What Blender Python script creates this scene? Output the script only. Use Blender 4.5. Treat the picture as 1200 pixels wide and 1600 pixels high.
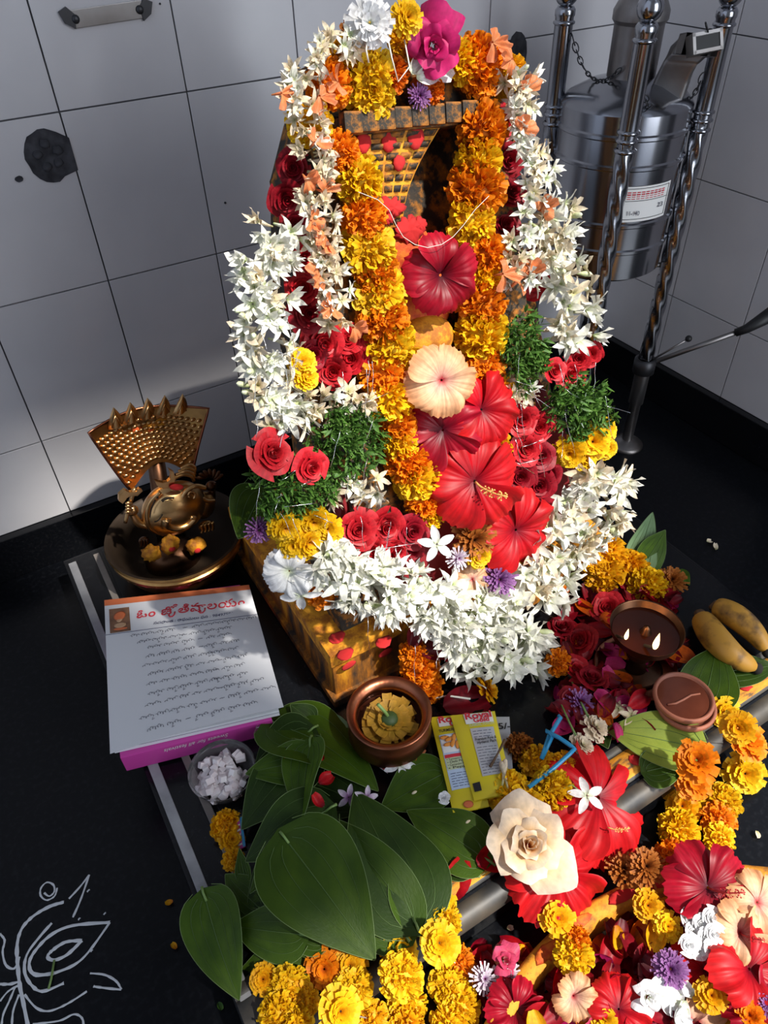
import bpy, bmesh, math, random
from mathutils import Vector, Matrix, noise
PI = math.pi
for o in list(bpy.data.objects):
    bpy.data.objects.remove(o)
scn = bpy.context.scene
COL = scn.collection
rnd = random.Random(7)

# ------------------------------------------------------------ camera, light
YAW, PIT, ROL, F = 0.5165436, 0.726762, 0.0380581, 1153.69     # focal length in pixels of a 1200x1600 frame
CAM = Vector((0, 0, .825))
fw = Vector((math.sin(YAW)*math.cos(PIT), math.cos(YAW)*math.cos(PIT), -math.sin(PIT)))
r0 = Vector((math.cos(YAW), -math.sin(YAW), 0)); d0 = fw.cross(r0)
rt = r0*math.cos(ROL) + d0*math.sin(ROL); dn = d0*math.cos(ROL) - r0*math.sin(ROL)
cd = bpy.data.cameras.new('camera'); cam = bpy.data.objects.new('camera', cd); COL.objects.link(cam)
cam.matrix_world = Matrix(((rt.x, -dn.x, -fw.x, CAM.x), (rt.y, -dn.y, -fw.y, CAM.y), (rt.z, -dn.z, -fw.z, CAM.z), (0, 0, 0, 1)))
cd.sensor_fit = 'VERTICAL'; cd.sensor_height = 36; cd.lens = F/1600*36; cd.clip_start = .01
scn.camera = cam
w = bpy.data.worlds.new('room_daylight'); scn.world = w; w.use_nodes = True
bg = w.node_tree.nodes['Background']; bg.inputs[0].default_value = (.70, .80, 1, 1); bg.inputs[1].default_value = .76
def area(name, loc, target, sx, sy, power, col):
    l = bpy.data.lights.new(name, 'AREA'); l.shape = 'RECTANGLE'; l.size = sx; l.size_y = sy; l.energy = power; l.color = col
    o = bpy.data.objects.new(name, l); COL.objects.link(o); o.location = loc
    o.rotation_euler = (Vector(target)-Vector(loc)).to_track_quat('-Z', 'Y').to_euler(); return o
SUN_EL, SUN_AZ = math.radians(55), math.radians(25)       # high sun through the door and added transom behind the camera
sd = Vector((math.sin(SUN_AZ)*math.cos(SUN_EL), -math.cos(SUN_AZ)*math.cos(SUN_EL), math.sin(SUN_EL)))
sl = bpy.data.lights.new('sun', 'SUN'); sl.energy = 6.8; sl.angle = math.radians(2.2); sl.color = (1, .95, .87)
so = bpy.data.objects.new('sun', sl); COL.objects.link(so); so.rotation_euler = sd.to_track_quat('Z', 'Y').to_euler(); so.location = (1.5, -1.6, 2.8)
area('doorway_daylight', (.91, -.86, .80), (.35, .7, .35), .75, 1.35, 14, (.9, .95, 1))
scn.view_settings.view_transform = 'Standard'; scn.view_settings.look = 'None'
scn.view_settings.gamma = 1; scn.view_settings.exposure = 0.0; scn.view_settings.use_curve_mapping = False

# ------------------------------------------------------------ helpers
def ray(x, y):
    return rt*((x-600)/F) + dn*((y-800)/F) + fw
def hit(x, y, ax, val):
    d = ray(x, y); return CAM + d*((val-CAM[ax])/d[ax])
def on(x, y, z):                                        # point of a horizontal plane
    return hit(x, y, 2, z)
DO = Vector((.395, .45, .16)); DU = Vector((1, 0, 0)); DV = Vector((0, .17, .5)).normalized(); DN = Vector((0, -.5, .17)).normalized()
def dr(x, y, off=0.0):                                  # point of the sloping front of the dressed idol
    d = ray(x, y); t = (DO + DN*off - CAM).dot(DN)/d.dot(DN); return CAM + d*t
def mpp(p): return (p-CAM).dot(fw)/F                    # metres that one pixel spans there
def frame(nrm, up=None, spin=0.0):                      # rotation whose z axis is nrm
    z = Vector(nrm).normalized(); a = Vector(up) if up is not None else Vector((.13, .21, .97))
    if abs(a.normalized().dot(z)) > .98: a = Vector((1, .1, 0))
    y = (a - z*a.dot(z)).normalized(); x = y.cross(z)
    m = Matrix((x, y, z)).transposed().to_4x4()
    return m @ Matrix.Rotation(spin, 4, 'Z')
def TRS(p, rot=None, s=1.0):
    S = Matrix.Diagonal((s, s, s, 1)) if not hasattr(s, '__len__') else Matrix.Diagonal((s[0], s[1], s[2], 1))
    return Matrix.Translation(p) @ (rot if rot is not None else Matrix.Identity(4)) @ S
def rv(a=1): return Vector((rnd.uniform(-a, a), rnd.uniform(-a, a), rnd.uniform(-a, a)))

class MB:
    def __init__(s): s.v = []; s.f = []; s.uv = []
    def vert(s, p, uv=(0, 0)):
        s.v.append((p[0], p[1], p[2])); s.uv.append(uv); return len(s.v)-1
    def grid(s, fn, nu, nv, closed=False):
        b = len(s.v)
        for j in range(nv+1):
            for i in range(nu if closed else nu+1):
                u, v = i/nu, j/nv; s.vert(fn(u, v), (u, v))
        n = nu if closed else nu+1
        for j in range(nv):
            for i in range(nu):
                a = b+j*n+i; c = b+j*n+(i+1) % n
                s.f.append((a, c, c+n, a+n))
        return s
    def lathe(s, prof, n=32, ang0=0.0):
        k = len(prof)-1
        def fn(u, v):
            r, z = prof[min(k, int(round(v*k)))]; return (r*math.cos(2*PI*u), r*math.sin(2*PI*u), z)
        s.grid(fn, n, k, True)
        for idx, j in ((0, 0), (k, k)):
            if prof[j][0] > 1e-6 and False: pass
        return s
    def tube(s, pts, r, n=6, caps=True):
        pts = [Vector(p) for p in pts]; m = len(pts)
        rs = r if hasattr(r, '__len__') else [r]*m
        b = len(s.v); prev = None
        for i, p in enumerate(pts):
            t = (pts[min(i+1, m-1)]-pts[max(i-1, 0)])
            t = t.normalized() if t.length > 1e-9 else Vector((0, 0, 1))
            if prev is None:
                a = Vector((0, 0, 1)) if abs(t.z) < .9 else Vector((1, 0, 0)); x = (a-t*a.dot(t)).normalized()
            else:
                x = prev-t*prev.dot(t); x = x.normalized() if x.length > 1e-6 else t.orthogonal().normalized()
            prev = x; y = t.cross(x)
            for k in range(n):
                an = 2*PI*k/n; s.vert(p+(x*math.cos(an)+y*math.sin(an))*rs[i], (k/n, i/max(1, m-1)))
        for i in range(m-1):
            for k in range(n):
                a = b+i*n+k; c = b+i*n+(k+1) % n; s.f.append((a, c, c+n, a+n))
        if caps:
            s.f.append(tuple(b+k for k in reversed(range(n)))); s.f.append(tuple(b+(m-1)*n+k for k in range(n)))
        return s
    def sphere(s, c, r, nu=12, nv=8, mod=None):
        r = r if hasattr(r, '__len__') else (r, r, r)
        def fn(u, v):
            th = PI*(1-v); d = Vector((math.sin(th)*math.cos(2*PI*u), math.sin(th)*math.sin(2*PI*u), math.cos(th)))
            k = mod(d) if mod else 1
            return (c[0]+d.x*r[0]*k, c[1]+d.y*r[1]*k, c[2]+d.z*r[2]*k)
        return s.grid(fn, nu, nv, True)
    def box(s, c, h, M=None):
        b = len(s.v)
        for dz in (-1, 1):
            for dy in (-1, 1):
                for dx in (-1, 1):
                    p = Vector((c[0]+dx*h[0], c[1]+dy*h[1], c[2]+dz*h[2]))
                    s.vert(M @ p if M else p, ((dx+1)/2, (dy+1)/2))
        for q in ((0, 2, 3, 1), (4, 5, 7, 6), (0, 1, 5, 4), (2, 6, 7, 3), (0, 4, 6, 2), (1, 3, 7, 5)):
            s.f.append(tuple(b+i for i in q))
        return s
    def prism(s, poly, z0, z1):                          # polygon in xy, extruded along z
        b = len(s.v); n = len(poly)
        for z in (z0, z1):
            for p in poly: s.vert((p[0], p[1], z), (p[0], p[1]))
        s.f.append(tuple(b+i for i in reversed(range(n)))); s.f.append(tuple(b+n+i for i in range(n)))
        for i in range(n):
            j = (i+1) % n; s.f.append((b+i, b+j, b+n+j, b+n+i))
        return s
    def mesh(s, name, mat, smooth=True, bevel=0, sharp=0):
        me = bpy.data.meshes.new(name); me.from_pydata(s.v, [], s.f)
        if bevel:
            bm = bmesh.new(); bm.from_mesh(me)
            bmesh.ops.bevel(bm, geom=bm.edges[:], offset=bevel, segments=2, affect='EDGES', profile=.7)
            bm.to_mesh(me); bm.free()
        else:
            ul = me.uv_layers.new(name='uv'); d = []
            for lp in me.loops: d.extend(s.uv[lp.vertex_index])
            ul.data.foreach_set('uv', d)
        me.polygons.foreach_set('use_smooth', [smooth]*len(me.polygons))
        me.materials.append(mat); me.update()
        if sharp: me.set_sharp_from_angle(angle=math.radians(sharp))
        return me

WM = {}
def link(name, me, parent=None, M=None):
    o = bpy.data.objects.new(name, me); COL.objects.link(o)
    M = M if M is not None else Matrix.Identity(4)
    if parent is not None:
        o.parent = parent; o.matrix_basis = WM[parent].inverted() @ M
    else: o.matrix_basis = M
    WM[o] = M.copy(); return o
def tag(o, label, cat, group=None):
    o['label'] = label; o['category'] = cat
    if group: o['group'] = group
    return o
def thing(name, label, cat, loc=(0, 0, 0), group=None, rot=None):
    return tag(link(name, None, None, TRS(Vector(loc), rot)), label, cat, group)
def struct(o): o['kind'] = 'structure'; return o

# ------------------------------------------------------------ materials
MATS = {}
def nodes(name):
    m = bpy.data.materials.new(name); m.use_nodes = True; nt = m.node_tree
    return m, nt, nt.nodes['Principled BSDF'], nt.nodes['Material Output']
def N(nt, t, **k):
    n = nt.nodes.new(t)
    for a, b in k.items(): setattr(n, a, b)
    return n
def ramp(nt, src, stops):
    r = N(nt, 'ShaderNodeValToRGB'); e = r.color_ramp.elements
    e[0].position, e[0].color = stops[0][0], (*stops[0][1], 1); e[1].position, e[1].color = stops[-1][0], (*stops[-1][1], 1)
    for p, c in stops[1:-1]:
        x = e.new(p); x.color = (*c, 1)
    nt.links.new(src, r.inputs[0]); return r
def petal(name, stops, rough=.55, trans=.28, var=.14, spec=.25, vein=.16):
    """colour runs from petal base (0) to petal tip (1), a little different on every flower"""
    m, nt, b, out = nodes(name)
    tc = N(nt, 'ShaderNodeTexCoord'); sx = N(nt, 'ShaderNodeSeparateXYZ'); nt.links.new(tc.outputs['UV'], sx.inputs[0])
    r = ramp(nt, sx.outputs[1], stops)
    oi = N(nt, 'ShaderNodeObjectInfo'); mr = N(nt, 'ShaderNodeMapRange'); nt.links.new(oi.outputs['Random'], mr.inputs[0])
    mr.inputs[3].default_value = 1-var; mr.inputs[4].default_value = 1+var*.6
    nz = N(nt, 'ShaderNodeTexNoise'); nz.inputs['Scale'].default_value = 5; nt.links.new(tc.outputs['Object'], nz.inputs[0])
    m2 = N(nt, 'ShaderNodeMapRange'); nt.links.new(nz.outputs[0], m2.inputs[0]); m2.inputs[1].default_value = .3; m2.inputs[2].default_value = .7; m2.inputs[3].default_value = .82; m2.inputs[4].default_value = 1.12
    mp = N(nt, 'ShaderNodeMapping'); mp.inputs['Scale'].default_value = (26, 1.6, 1); nt.links.new(tc.outputs['UV'], mp.inputs[0])
    n3 = N(nt, 'ShaderNodeTexNoise'); n3.inputs['Scale'].default_value = 1; n3.inputs['Detail'].default_value = 3; nt.links.new(mp.outputs[0], n3.inputs[0])
    m3 = N(nt, 'ShaderNodeMapRange'); nt.links.new(n3.outputs[0], m3.inputs[0]); m3.inputs[1].default_value = .35; m3.inputs[2].default_value = .65; m3.inputs[3].default_value = 1-vein; m3.inputs[4].default_value = 1+vein*.7
    mq = N(nt, 'ShaderNodeMath', operation='MULTIPLY'); nt.links.new(m3.outputs[0], mq.inputs[0]); nt.links.new(m2.outputs[0], mq.inputs[1])
    mu = N(nt, 'ShaderNodeMath', operation='MULTIPLY'); nt.links.new(mr.outputs[0], mu.inputs[0]); nt.links.new(mq.outputs[0], mu.inputs[1])
    hs = N(nt, 'ShaderNodeHueSaturation'); nt.links.new(r.outputs[0], hs.inputs['Color']); nt.links.new(mu.outputs[0], hs.inputs['Value'])
    nt.links.new(hs.outputs[0], b.inputs['Base Color']); b.inputs['Roughness'].default_value = rough; b.inputs['Specular IOR Level'].default_value = spec
    tr = N(nt, 'ShaderNodeBsdfTranslucent'); nt.links.new(hs.outputs[0], tr.inputs[0])
    mx = N(nt, 'ShaderNodeMixShader'); mx.inputs[0].default_value = trans
    nt.links.new(b.outputs[0], mx.inputs[1]); nt.links.new(tr.outputs[0], mx.inputs[2]); nt.links.new(mx.outputs[0], out.inputs[0])
    return m
def plain(name, col, rough=.5, metal=0, spec=.5, noise_scale=None, col2=None, bump=0, lo=.35, hi=.65, coat=0, detail=4):
    m, nt, b, out = nodes(name)
    b.inputs['Base Color'].default_value = (*col, 1); b.inputs['Roughness'].default_value = rough
    b.inputs['Metallic'].default_value = metal; b.inputs['Specular IOR Level'].default_value = spec; b.inputs['Coat Weight'].default_value = coat
    if noise_scale:
        tc = N(nt, 'ShaderNodeTexCoord'); nz = N(nt, 'ShaderNodeTexNoise'); nz.inputs['Scale'].default_value = noise_scale; nz.inputs['Detail'].default_value = detail
        nt.links.new(tc.outputs['Object'], nz.inputs[0])
        if col2: nt.links.new(ramp(nt, nz.outputs[0], [(lo, col), (hi, col2)]).outputs[0], b.inputs['Base Color'])
        if bump:
            bp = N(nt, 'ShaderNodeBump'); bp.inputs['Strength'].default_value = bump; bp.inputs['Distance'].default_value = .002
            nt.links.new(nz.outputs[0], bp.inputs['Height']); nt.links.new(bp.outputs[0], b.inputs['Normal'])
    return m
def smear(name, stone, stops, scale, stretch=(1, 1, 1), rough=.75, first=.30):
    """stone or wood rubbed with turmeric and kumkum"""
    m, nt, b, out = nodes(name)
    tc = N(nt, 'ShaderNodeTexCoord'); mp = N(nt, 'ShaderNodeMapping'); mp.inputs['Scale'].default_value = stretch
    nt.links.new(tc.outputs['Object'], mp.inputs[0])
    nz = N(nt, 'ShaderNodeTexNoise'); nz.inputs['Scale'].default_value = scale; nz.inputs['Detail'].default_value = 8; nz.inputs['Roughness'].default_value = .65
    nt.links.new(mp.outputs[0], nz.inputs[0])
    r = ramp(nt, nz.outputs[0], [(first, stone)]+stops); nt.links.new(r.outputs[0], b.inputs['Base Color'])
    b.inputs['Roughness'].default_value = rough
    bp = N(nt, 'ShaderNodeBump'); bp.inputs['Strength'].default_value = .5; bp.inputs['Distance'].default_value = .003
    nt.links.new(nz.outputs[0], bp.inputs['Height']); nt.links.new(bp.outputs[0], b.inputs['Normal'])
    return m

M_tile = plain('glazed_wall_tile', (.57, .56, .58), .22, noise_scale=6, col2=(.64, .625, .64))
M_grout = plain('grout', (.10, .10, .11), .9)
M_granite = plain('polished_black_granite', (.004, .0045, .006), .20, spec=.3, noise_scale=220, col2=(.012, .012, .014), lo=.5, hi=.8)
M_granite_floor = plain('black_granite_floor', (.003, .0035, .005), .30, spec=.2, noise_scale=160, col2=(.010, .011, .014), lo=.5, hi=.8)
M_marble = plain('pale_marble_strip', (.34, .34, .35), .35, noise_scale=30, col2=(.22, .22, .23))
M_beige = plain('beige_marble_strip', (.24, .21, .18), .4, noise_scale=30, col2=(.15, .13, .12))
M_greystone = plain('grey_stone_edge', (.018, .018, .018), .5, noise_scale=25, col2=(.075, .062, .045), bump=.4)
TUR = (.62, .25, .008); TURD = (.36, .12, .006); KUM = (.45, .012, .012)
M_turm = smear('turmeric_rubbed_stone', (.03, .02, .014), [(.48, (.16, .06, .008)), (.57, TURD), (.66, TUR), (.76, (.66, .32, .02))], 48, (1, 1, .25), first=.38)
M_turm_heavy = smear('turmeric_paste', (.30, .09, .006), [(.42, TURD), (.53, TUR), (.68, (.74, .36, .02))], 70)
M_turm_band = smear('turmeric_band', (.10, .06, .03), [(.40, (.12, .06, .02)), (.46, (.48, .19, .01)), (.56, (.62, .27, .012)), (.64, (.70, .32, .02)), (.72, (.45, .07, .01))], 85, (.30, 1.2, 1))
M_turm_dark = smear('turmeric_stained_black_stone', (.012, .010, .010), [(.47, (.03, .02, .010)), (.54, (.20, .075, .006)), (.64, TURD), (.74, TUR)], 80)
M_orange_paste = smear('vermilion_paste', (.30, .03, .006), [(.45, (.55, .07, .008)), (.6, (.62, .16, .01))], 90)
M_kum = plain('kumkum_powder', KUM, .9)
M_steel = plain('stainless_steel', (.40, .41, .44), .17, 1, noise_scale=4, col2=(.28, .285, .31))
M_steel_dull = plain('dusty_steel', (.34, .33, .33), .42, 1, noise_scale=12, col2=(.20, .18, .17))
M_iron = plain('dark_iron', (.06, .06, .065), .45, .8)
M_brass = plain('aged_brass', (.62, .36, .12), .33, 1, noise_scale=40, col2=(.36, .19, .07))
M_brassp = plain('polished_brass', (.80, .50, .22), .28, 1, noise_scale=30, col2=(.50, .28, .11))
M_brass_black = plain('blackened_brass_groove', (.05, .035, .022), .6, .4)
M_copper = plain('tarnished_copper', (.40, .14, .07), .34, 1, noise_scale=20, col2=(.20, .075, .045))
M_bronze = plain('sooty_bronze', (.16, .075, .04), .35, 1, noise_scale=20, col2=(.07, .035, .02))
M_oil = plain('lamp_oil', (.030, .007, .003), .06, spec=.35)
M_clay = plain('red_clay', (.36, .12, .065), .62, noise_scale=30, col2=(.26, .085, .05))
M_clay_oil = plain('oil_soaked_clay', (.10, .024, .012), .12, noise_scale=30, col2=(.13, .035, .018))
M_cotton = plain('cotton', (.72, .66, .58), .9)
M_black = plain('black_rubber', (.008, .008, .009), .5)
M_char = plain('burnt_wick', (.01, .008, .007), .9)
M_paper = plain('white_paper', (.62, .63, .66), .75)
M_paper2 = plain('paper_edge', (.80, .83, .86), .7)
M_ink = plain('blue_black_ink', (.09, .09, .12), .7)
M_red_ink = plain('red_print', (.62, .03, .05), .7)
M_navy = plain('navy_print', (.03, .03, .10), .7)
M_orange_print = plain('orange_print', (.62, .15, .05), .7)
M_brown_print = plain('brown_photo_print', (.14, .065, .035), .7, noise_scale=90, col2=(.25, .12, .06))
M_tan_print = plain('tan_photo_print', (.50, .30, .17), .7)
M_pink = plain('pink_card', (.62, .06, .36), .5)
M_white = plain('white_print', (.82, .82, .80), .6)
M_yel_pack = plain('yellow_foil_sachet', (.62, .50, .015), .28, noise_scale=14, col2=(.70, .58, .03), bump=.3)
M_silver_pack = plain('silver_foil_sachet', (.55, .57, .60), .3, .3)
M_black_print = plain('black_print', (.012, .01, .012), .6)
M_blue_print = plain('pale_blue_print', (.50, .62, .78), .6)
M_green_print = plain('pale_green_print', (.55, .62, .38), .6)
M_orange_bits = plain('orange_turmeric_print', (.70, .26, .04), .6)
M_blue_straw = plain('blue_plastic', (.02, .26, .50), .3)
M_thread = plain('cotton_thread', (.70, .66, .58), .8)
M_tinsel = plain('silver_tinsel', (.80, .82, .84), .22, 1)
M_banana = plain('ripe_banana', (.50, .25, .03), .5, noise_scale=34, col2=(.05, .02, .008), lo=.50, hi=.66, detail=8)
M_stem = plain('green_stem', (.16, .26, .07), .5)
M_stem_brown = plain('brown_stem', (.11, .06, .03), .7)
M_rice = plain('rice_grain', (.70, .62, .42), .6)
M_red_cloth = plain('red_cloth', (.24, .008, .014), .7)
def glassy(name, col, rough, trans):
    m, nt, b, out = nodes(name)
    b.inputs['Base Color'].default_value = (*col, 1); b.inputs['Roughness'].default_value = rough; b.inputs['Transmission Weight'].default_value = trans; b.inputs['IOR'].default_value = 1.3
    return m
M_plastic = glassy('clear_plastic', (.95, .93, .93), .08, .95)
M_sugar = plain('rock_sugar', (.74, .62, .62), .35, spec=.6, noise_scale=40, col2=(.84, .80, .80))
M_flame = bpy.data.materials.new('flame'); M_flame.use_nodes = True
_n = M_flame.node_tree; _n.nodes.remove(_n.nodes['Principled BSDF']); _e = _n.nodes.new('ShaderNodeEmission')
_e.inputs[0].default_value = (1, .70, .32, 1); _e.inputs[1].default_value = 5; _n.links.new(_e.outputs[0], _n.nodes['Material Output'].inputs[0])

P_yel = petal('yellow_marigold_petal', [(0, (.62, .20, .002)), (.55, (.86, .46, .004)), (1, (.90, .58, .012))])
P_yel2 = petal('deep_yellow_marigold_petal', [(0, (.55, .15, .002)), (.6, (.80, .36, .003)), (1, (.86, .46, .008))])
P_ora = petal('orange_marigold_petal', [(0, (.42, .06, .002)), (.55, (.80, .19, .003)), (1, (.88, .27, .005))])
P_dorange = petal('deep_orange_petal', [(0, (.35, .04, .002)), (.6, (.70, .12, .003)), (1, (.80, .18, .005))])
P_rust = petal('dried_marigold_petal', [(0, (.10, .025, .005)), (.6, (.34, .09, .012)), (1, (.46, .16, .03))])
P_white = petal('tuberose_petal', [(0, (.50, .60, .26)), (.35, (.80, .80, .68)), (1, (.86, .85, .79))], trans=.2, var=.10)
P_cream = petal('faded_tuberose_petal', [(0, (.52, .50, .24)), (.4, (.78, .66, .46)), (1, (.82, .70, .54))], trans=.2, var=.16)
P_bud = petal('tuberose_bud', [(0, (.36, .44, .16)), (.5, (.58, .64, .34)), (1, (.74, .78, .58))], trans=.1)
P_purewhite = petal('white_petal', [(0, (.66, .72, .48)), (.3, (.84, .84, .82)), (1, (.87, .87, .88))], trans=.2, var=.06)
P_red = petal('red_rose_petal', [(0, (.14, .001, .004)), (.6, (.38, .006, .014)), (1, (.50, .014, .022))], .45, .12)
P_dred = petal('dark_red_petal', [(0, (.07, .001, .004)), (.6, (.20, .003, .010)), (1, (.28, .006, .016))], .5, .12)
P_hib = petal('red_hibiscus_petal', [(0, (.16, .001, .010)), (.30, (.44, .003, .010)), (1, (.60, .012, .014))], .45, .22)
P_hibd = petal('crimson_hibiscus_petal', [(0, (.06, .001, .008)), (.35, (.24, .002, .012)), (1, (.40, .006, .022))], .42, .18)
P_peach = petal('peach_hibiscus_petal', [(0, (.42, .01, .03)), (.16, (.70, .36, .28)), (.45, (.80, .50, .30)), (1, (.76, .36, .16))], .55, .25)
P_magenta = petal('magenta_rose_petal', [(0, (.30, .01, .08)), (.6, (.46, .010, .11)), (1, (.52, .02, .14))], .5, .2, vein=.06)
P_rosecream = petal('cream_rose_petal', [(0, (.70, .30, .06)), (.45, (.80, .50, .22)), (.75, (.80, .58, .36)), (1, (.80, .66, .52))], .5, .22, vein=.04)
P_purple = petal('purple_aster_petal', [(0, (.06, .01, .06)), (.5, (.22, .06, .24)), (1, (.36, .17, .40))])
P_lilac = petal('white_and_lilac_aster_petal', [(0, (.30, .10, .30)), (.5, (.62, .50, .62)), (1, (.78, .74, .78))])
P_coral = petal('crossandra_petal', [(0, (.62, .25, .10)), (.5, (.80, .24, .08)), (1, (.82, .30, .14))], .5, .3)
P_pinkp = petal('pink_rose_petal', [(0, (.60, .25, .22)), (.5, (.52, .04, .10)), (1, (.55, .06, .14))], .5, .2)
P_sprig = petal('marjoram_leaf', [(0, (.04, .10, .016)), (.6, (.065, .16, .024)), (1, (.13, .25, .045))], .5, .15, .2)
def leafmat(name, c1, c2, vein, rough=.52):
    m, nt, b, out = nodes(name)
    tc = N(nt, 'ShaderNodeTexCoord'); nz = N(nt, 'ShaderNodeTexNoise'); nz.inputs['Scale'].default_value = 3.2; nz.inputs['Detail'].default_value = 5
    nt.links.new(tc.outputs['UV'], nz.inputs[0]); r = ramp(nt, nz.outputs[0], [(.32, c1), (.68, c2)])
    wv = N(nt, 'ShaderNodeTexVoronoi'); wv.feature = 'DISTANCE_TO_EDGE'; wv.inputs['Scale'].default_value = 26; nt.links.new(tc.outputs['UV'], wv.inputs[0])
    oi = N(nt, 'ShaderNodeObjectInfo'); mr = N(nt, 'ShaderNodeMapRange'); nt.links.new(oi.outputs['Random'], mr.inputs[0]); mr.inputs[3].default_value = .75; mr.inputs[4].default_value = 1.2
    hs = N(nt, 'ShaderNodeHueSaturation'); nt.links.new(r.outputs[0], hs.inputs['Color']); nt.links.new(mr.outputs[0], hs.inputs['Value'])
    nt.links.new(hs.outputs[0], b.inputs['Base Color']); b.inputs['Roughness'].default_value = rough; b.inputs['Specular IOR Level'].default_value = .22
    bp = N(nt, 'ShaderNodeBump'); bp.inputs['Strength'].default_value = .25; bp.inputs['Distance'].default_value = .001; nt.links.new(wv.outputs[0], bp.inputs['Height']); nt.links.new(bp.outputs[0], b.inputs['Normal'])
    tr = N(nt, 'ShaderNodeBsdfTranslucent'); nt.links.new(hs.outputs[0], tr.inputs[0]); mx = N(nt, 'ShaderNodeMixShader'); mx.inputs[0].default_value = .16
    nt.links.new(b.outputs[0], mx.inputs[1]); nt.links.new(tr.outputs[0], mx.inputs[2]); nt.links.new(mx.outputs[0], out.inputs[0])
    return m
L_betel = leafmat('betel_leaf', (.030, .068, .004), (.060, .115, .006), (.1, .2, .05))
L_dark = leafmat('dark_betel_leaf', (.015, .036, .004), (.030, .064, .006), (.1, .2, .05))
L_lime = leafmat('yellowing_betel_leaf', (.15, .20, .025), (.22, .27, .04), (.2, .3, .1))
L_pale = leafmat('pale_leaf_underside', (.16, .26, .12), (.22, .33, .17), (.2, .3, .1), .5)
M_vein = plain('leaf_vein', (.060, .115, .02), .5)
M_margin = plain('leaf_margin', (.13, .20, .06), .5)

# ------------------------------------------------------------ flower meshes (unit radius, facing +z)
CACHE = {}
def cached(fn):
    def g(*a):
        k = (fn.__name__,)+tuple(x.name if hasattr(x, 'name') else x for x in a)
        if k not in CACHE: CACHE[k] = fn(*a)
        return CACHE[k]
    return g
@cached
def pompon(var, mat):
    r = random.Random(100+var); m = MB(); n = 210
    flat = (.82, .72, .92)[var % 3]
    m.sphere((0, 0, 0), (.66, .66, .62*flat), 10, 7)
    for i in range(n):
        z = 1-1.74*(i+.5)/n; q = math.sqrt(max(0, 1-z*z)); a = i*2.39996+r.uniform(-.3, .3)
        d = Vector((q*math.cos(a), q*math.sin(a), z)); d = (d+Vector((r.uniform(-.1, .1), r.uniform(-.1, .1), r.uniform(-.1, .1)))).normalized()
        t = d.orthogonal().normalized(); t.rotate(Matrix.Rotation(r.uniform(0, 6.28), 3, d)); b = d.cross(t)
        wd = r.uniform(.10, .20); am = r.uniform(.03, .075); ph = r.uniform(0, 6); ln = r.uniform(-.2, .2); R = r.uniform(.80, 1.10); fr = r.uniform(3.5, 6)
        def fn(u, v):
            s = (u-.5)*2; rad = .52+(R-.52)*v-.07*v*s*s
            p = d*rad + t*(s*wd*(.35+.75*v)) + b*(am*v*math.sin(s*fr+ph)+ln*v*v+.06*v*s*s)
            return (p.x, p.y, p.z*flat)
        m.grid(fn, 5, 2)
    return m.mesh('marigold', mat)
@cached
def mum(var, mat, centre, np_=16, layers=4, width=.17, cup=.35, domed=.30):
    r = random.Random(300+var); m = MB()
    for L in range(layers):
        k = L/max(1, layers-1); n = int(np_*(1-.35*k)); ln = 1-.55*k; el = .05+cup*k*2.4
        for i in range(n):
            a = 2*PI*(i+.5*(L % 2))/n+r.uniform(-.12, .12); e = el+r.uniform(-.18, .18); l = ln*r.uniform(.85, 1.05); w_ = width*r.uniform(.8, 1.15); cu = r.uniform(-.25, .2)
            def fn(u, v):
                s = (u-.5)*2; ww = w_*(.35+1.0*v)*(1 if v < .85 else .72); x = .10+l*.92*v
                zz = cu*v*v*l*.5+.35*w_*s*s*(1-v*.4)
                X = x*math.cos(e)-zz*math.sin(e); Z = x*math.sin(e)+zz*math.cos(e)+.05*L
                return (X*math.cos(a)-s*ww*math.sin(a), X*math.sin(a)+s*ww*math.cos(a), Z)
            m.grid(fn, 2, 3)
    me = m.mesh('chrysanthemum', mat)
    if centre:
        c = MB(); c.sphere((0, 0, .06), (.24, .24, .16), 12, 6)
        for i in range(26):
            a = i*2.4; q = .22*math.sqrt(i/26); c.sphere((q*math.cos(a), q*math.sin(a), .20-q*.25), .035, 5, 4)
        me2 = c.mesh('flower_centre', centre); return (me, me2)
    return (me, None)
@cached
def floret(var, mat):
    r = random.Random(500+var); m = MB(); n = 6
    m.tube([(0, 0, -1.25), (.08*r.uniform(-1, 1), .05, -.7), (0, 0, -.05)], [.06, .10, .17], 6, False)
    op = (.45, .75, .12, .95, .30, .6)[var % 6]
    for i in range(n):
        a = 2*PI*i/n+r.uniform(-.18, .18); e = PI/2-(op+r.uniform(-.05, .50)); l = r.uniform(.78, 1.08); wq = r.uniform(.17, .23); rc = r.uniform(.1, .5); tw = r.uniform(-.25, .25)
        def fn(u, v):
            s = (u-.5)*2; ww = wq*math.sin(PI*min(1, .14+v*.86))**.75*(1.05-.15*v); x = .06+l*v; cu = -rc*v*v*l
            X = x*math.cos(e)-cu*math.sin(e); Z = x*math.sin(e)+cu*math.cos(e)+(.16*s*s*(1-.6*v)+tw*s*v)*.7-.05
            return (X*math.cos(a)-s*ww*math.sin(a), X*math.sin(a)+s*ww*math.cos(a), Z)
        m.grid(fn, 2, 4)
    return m.mesh('tuberose_floret', mat)
@cached
def bud(mat):
    m = MB(); m.tube([(0, 0, -1), (.03, 0, -.5), (.08, 0, .0), (.14, 0, .4), (.19, 0, .7), (.21, 0, .85)], [.06, .09, .14, .20, .16, .03], 7)
    return m.mesh('tuberose_bud', mat)
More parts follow.
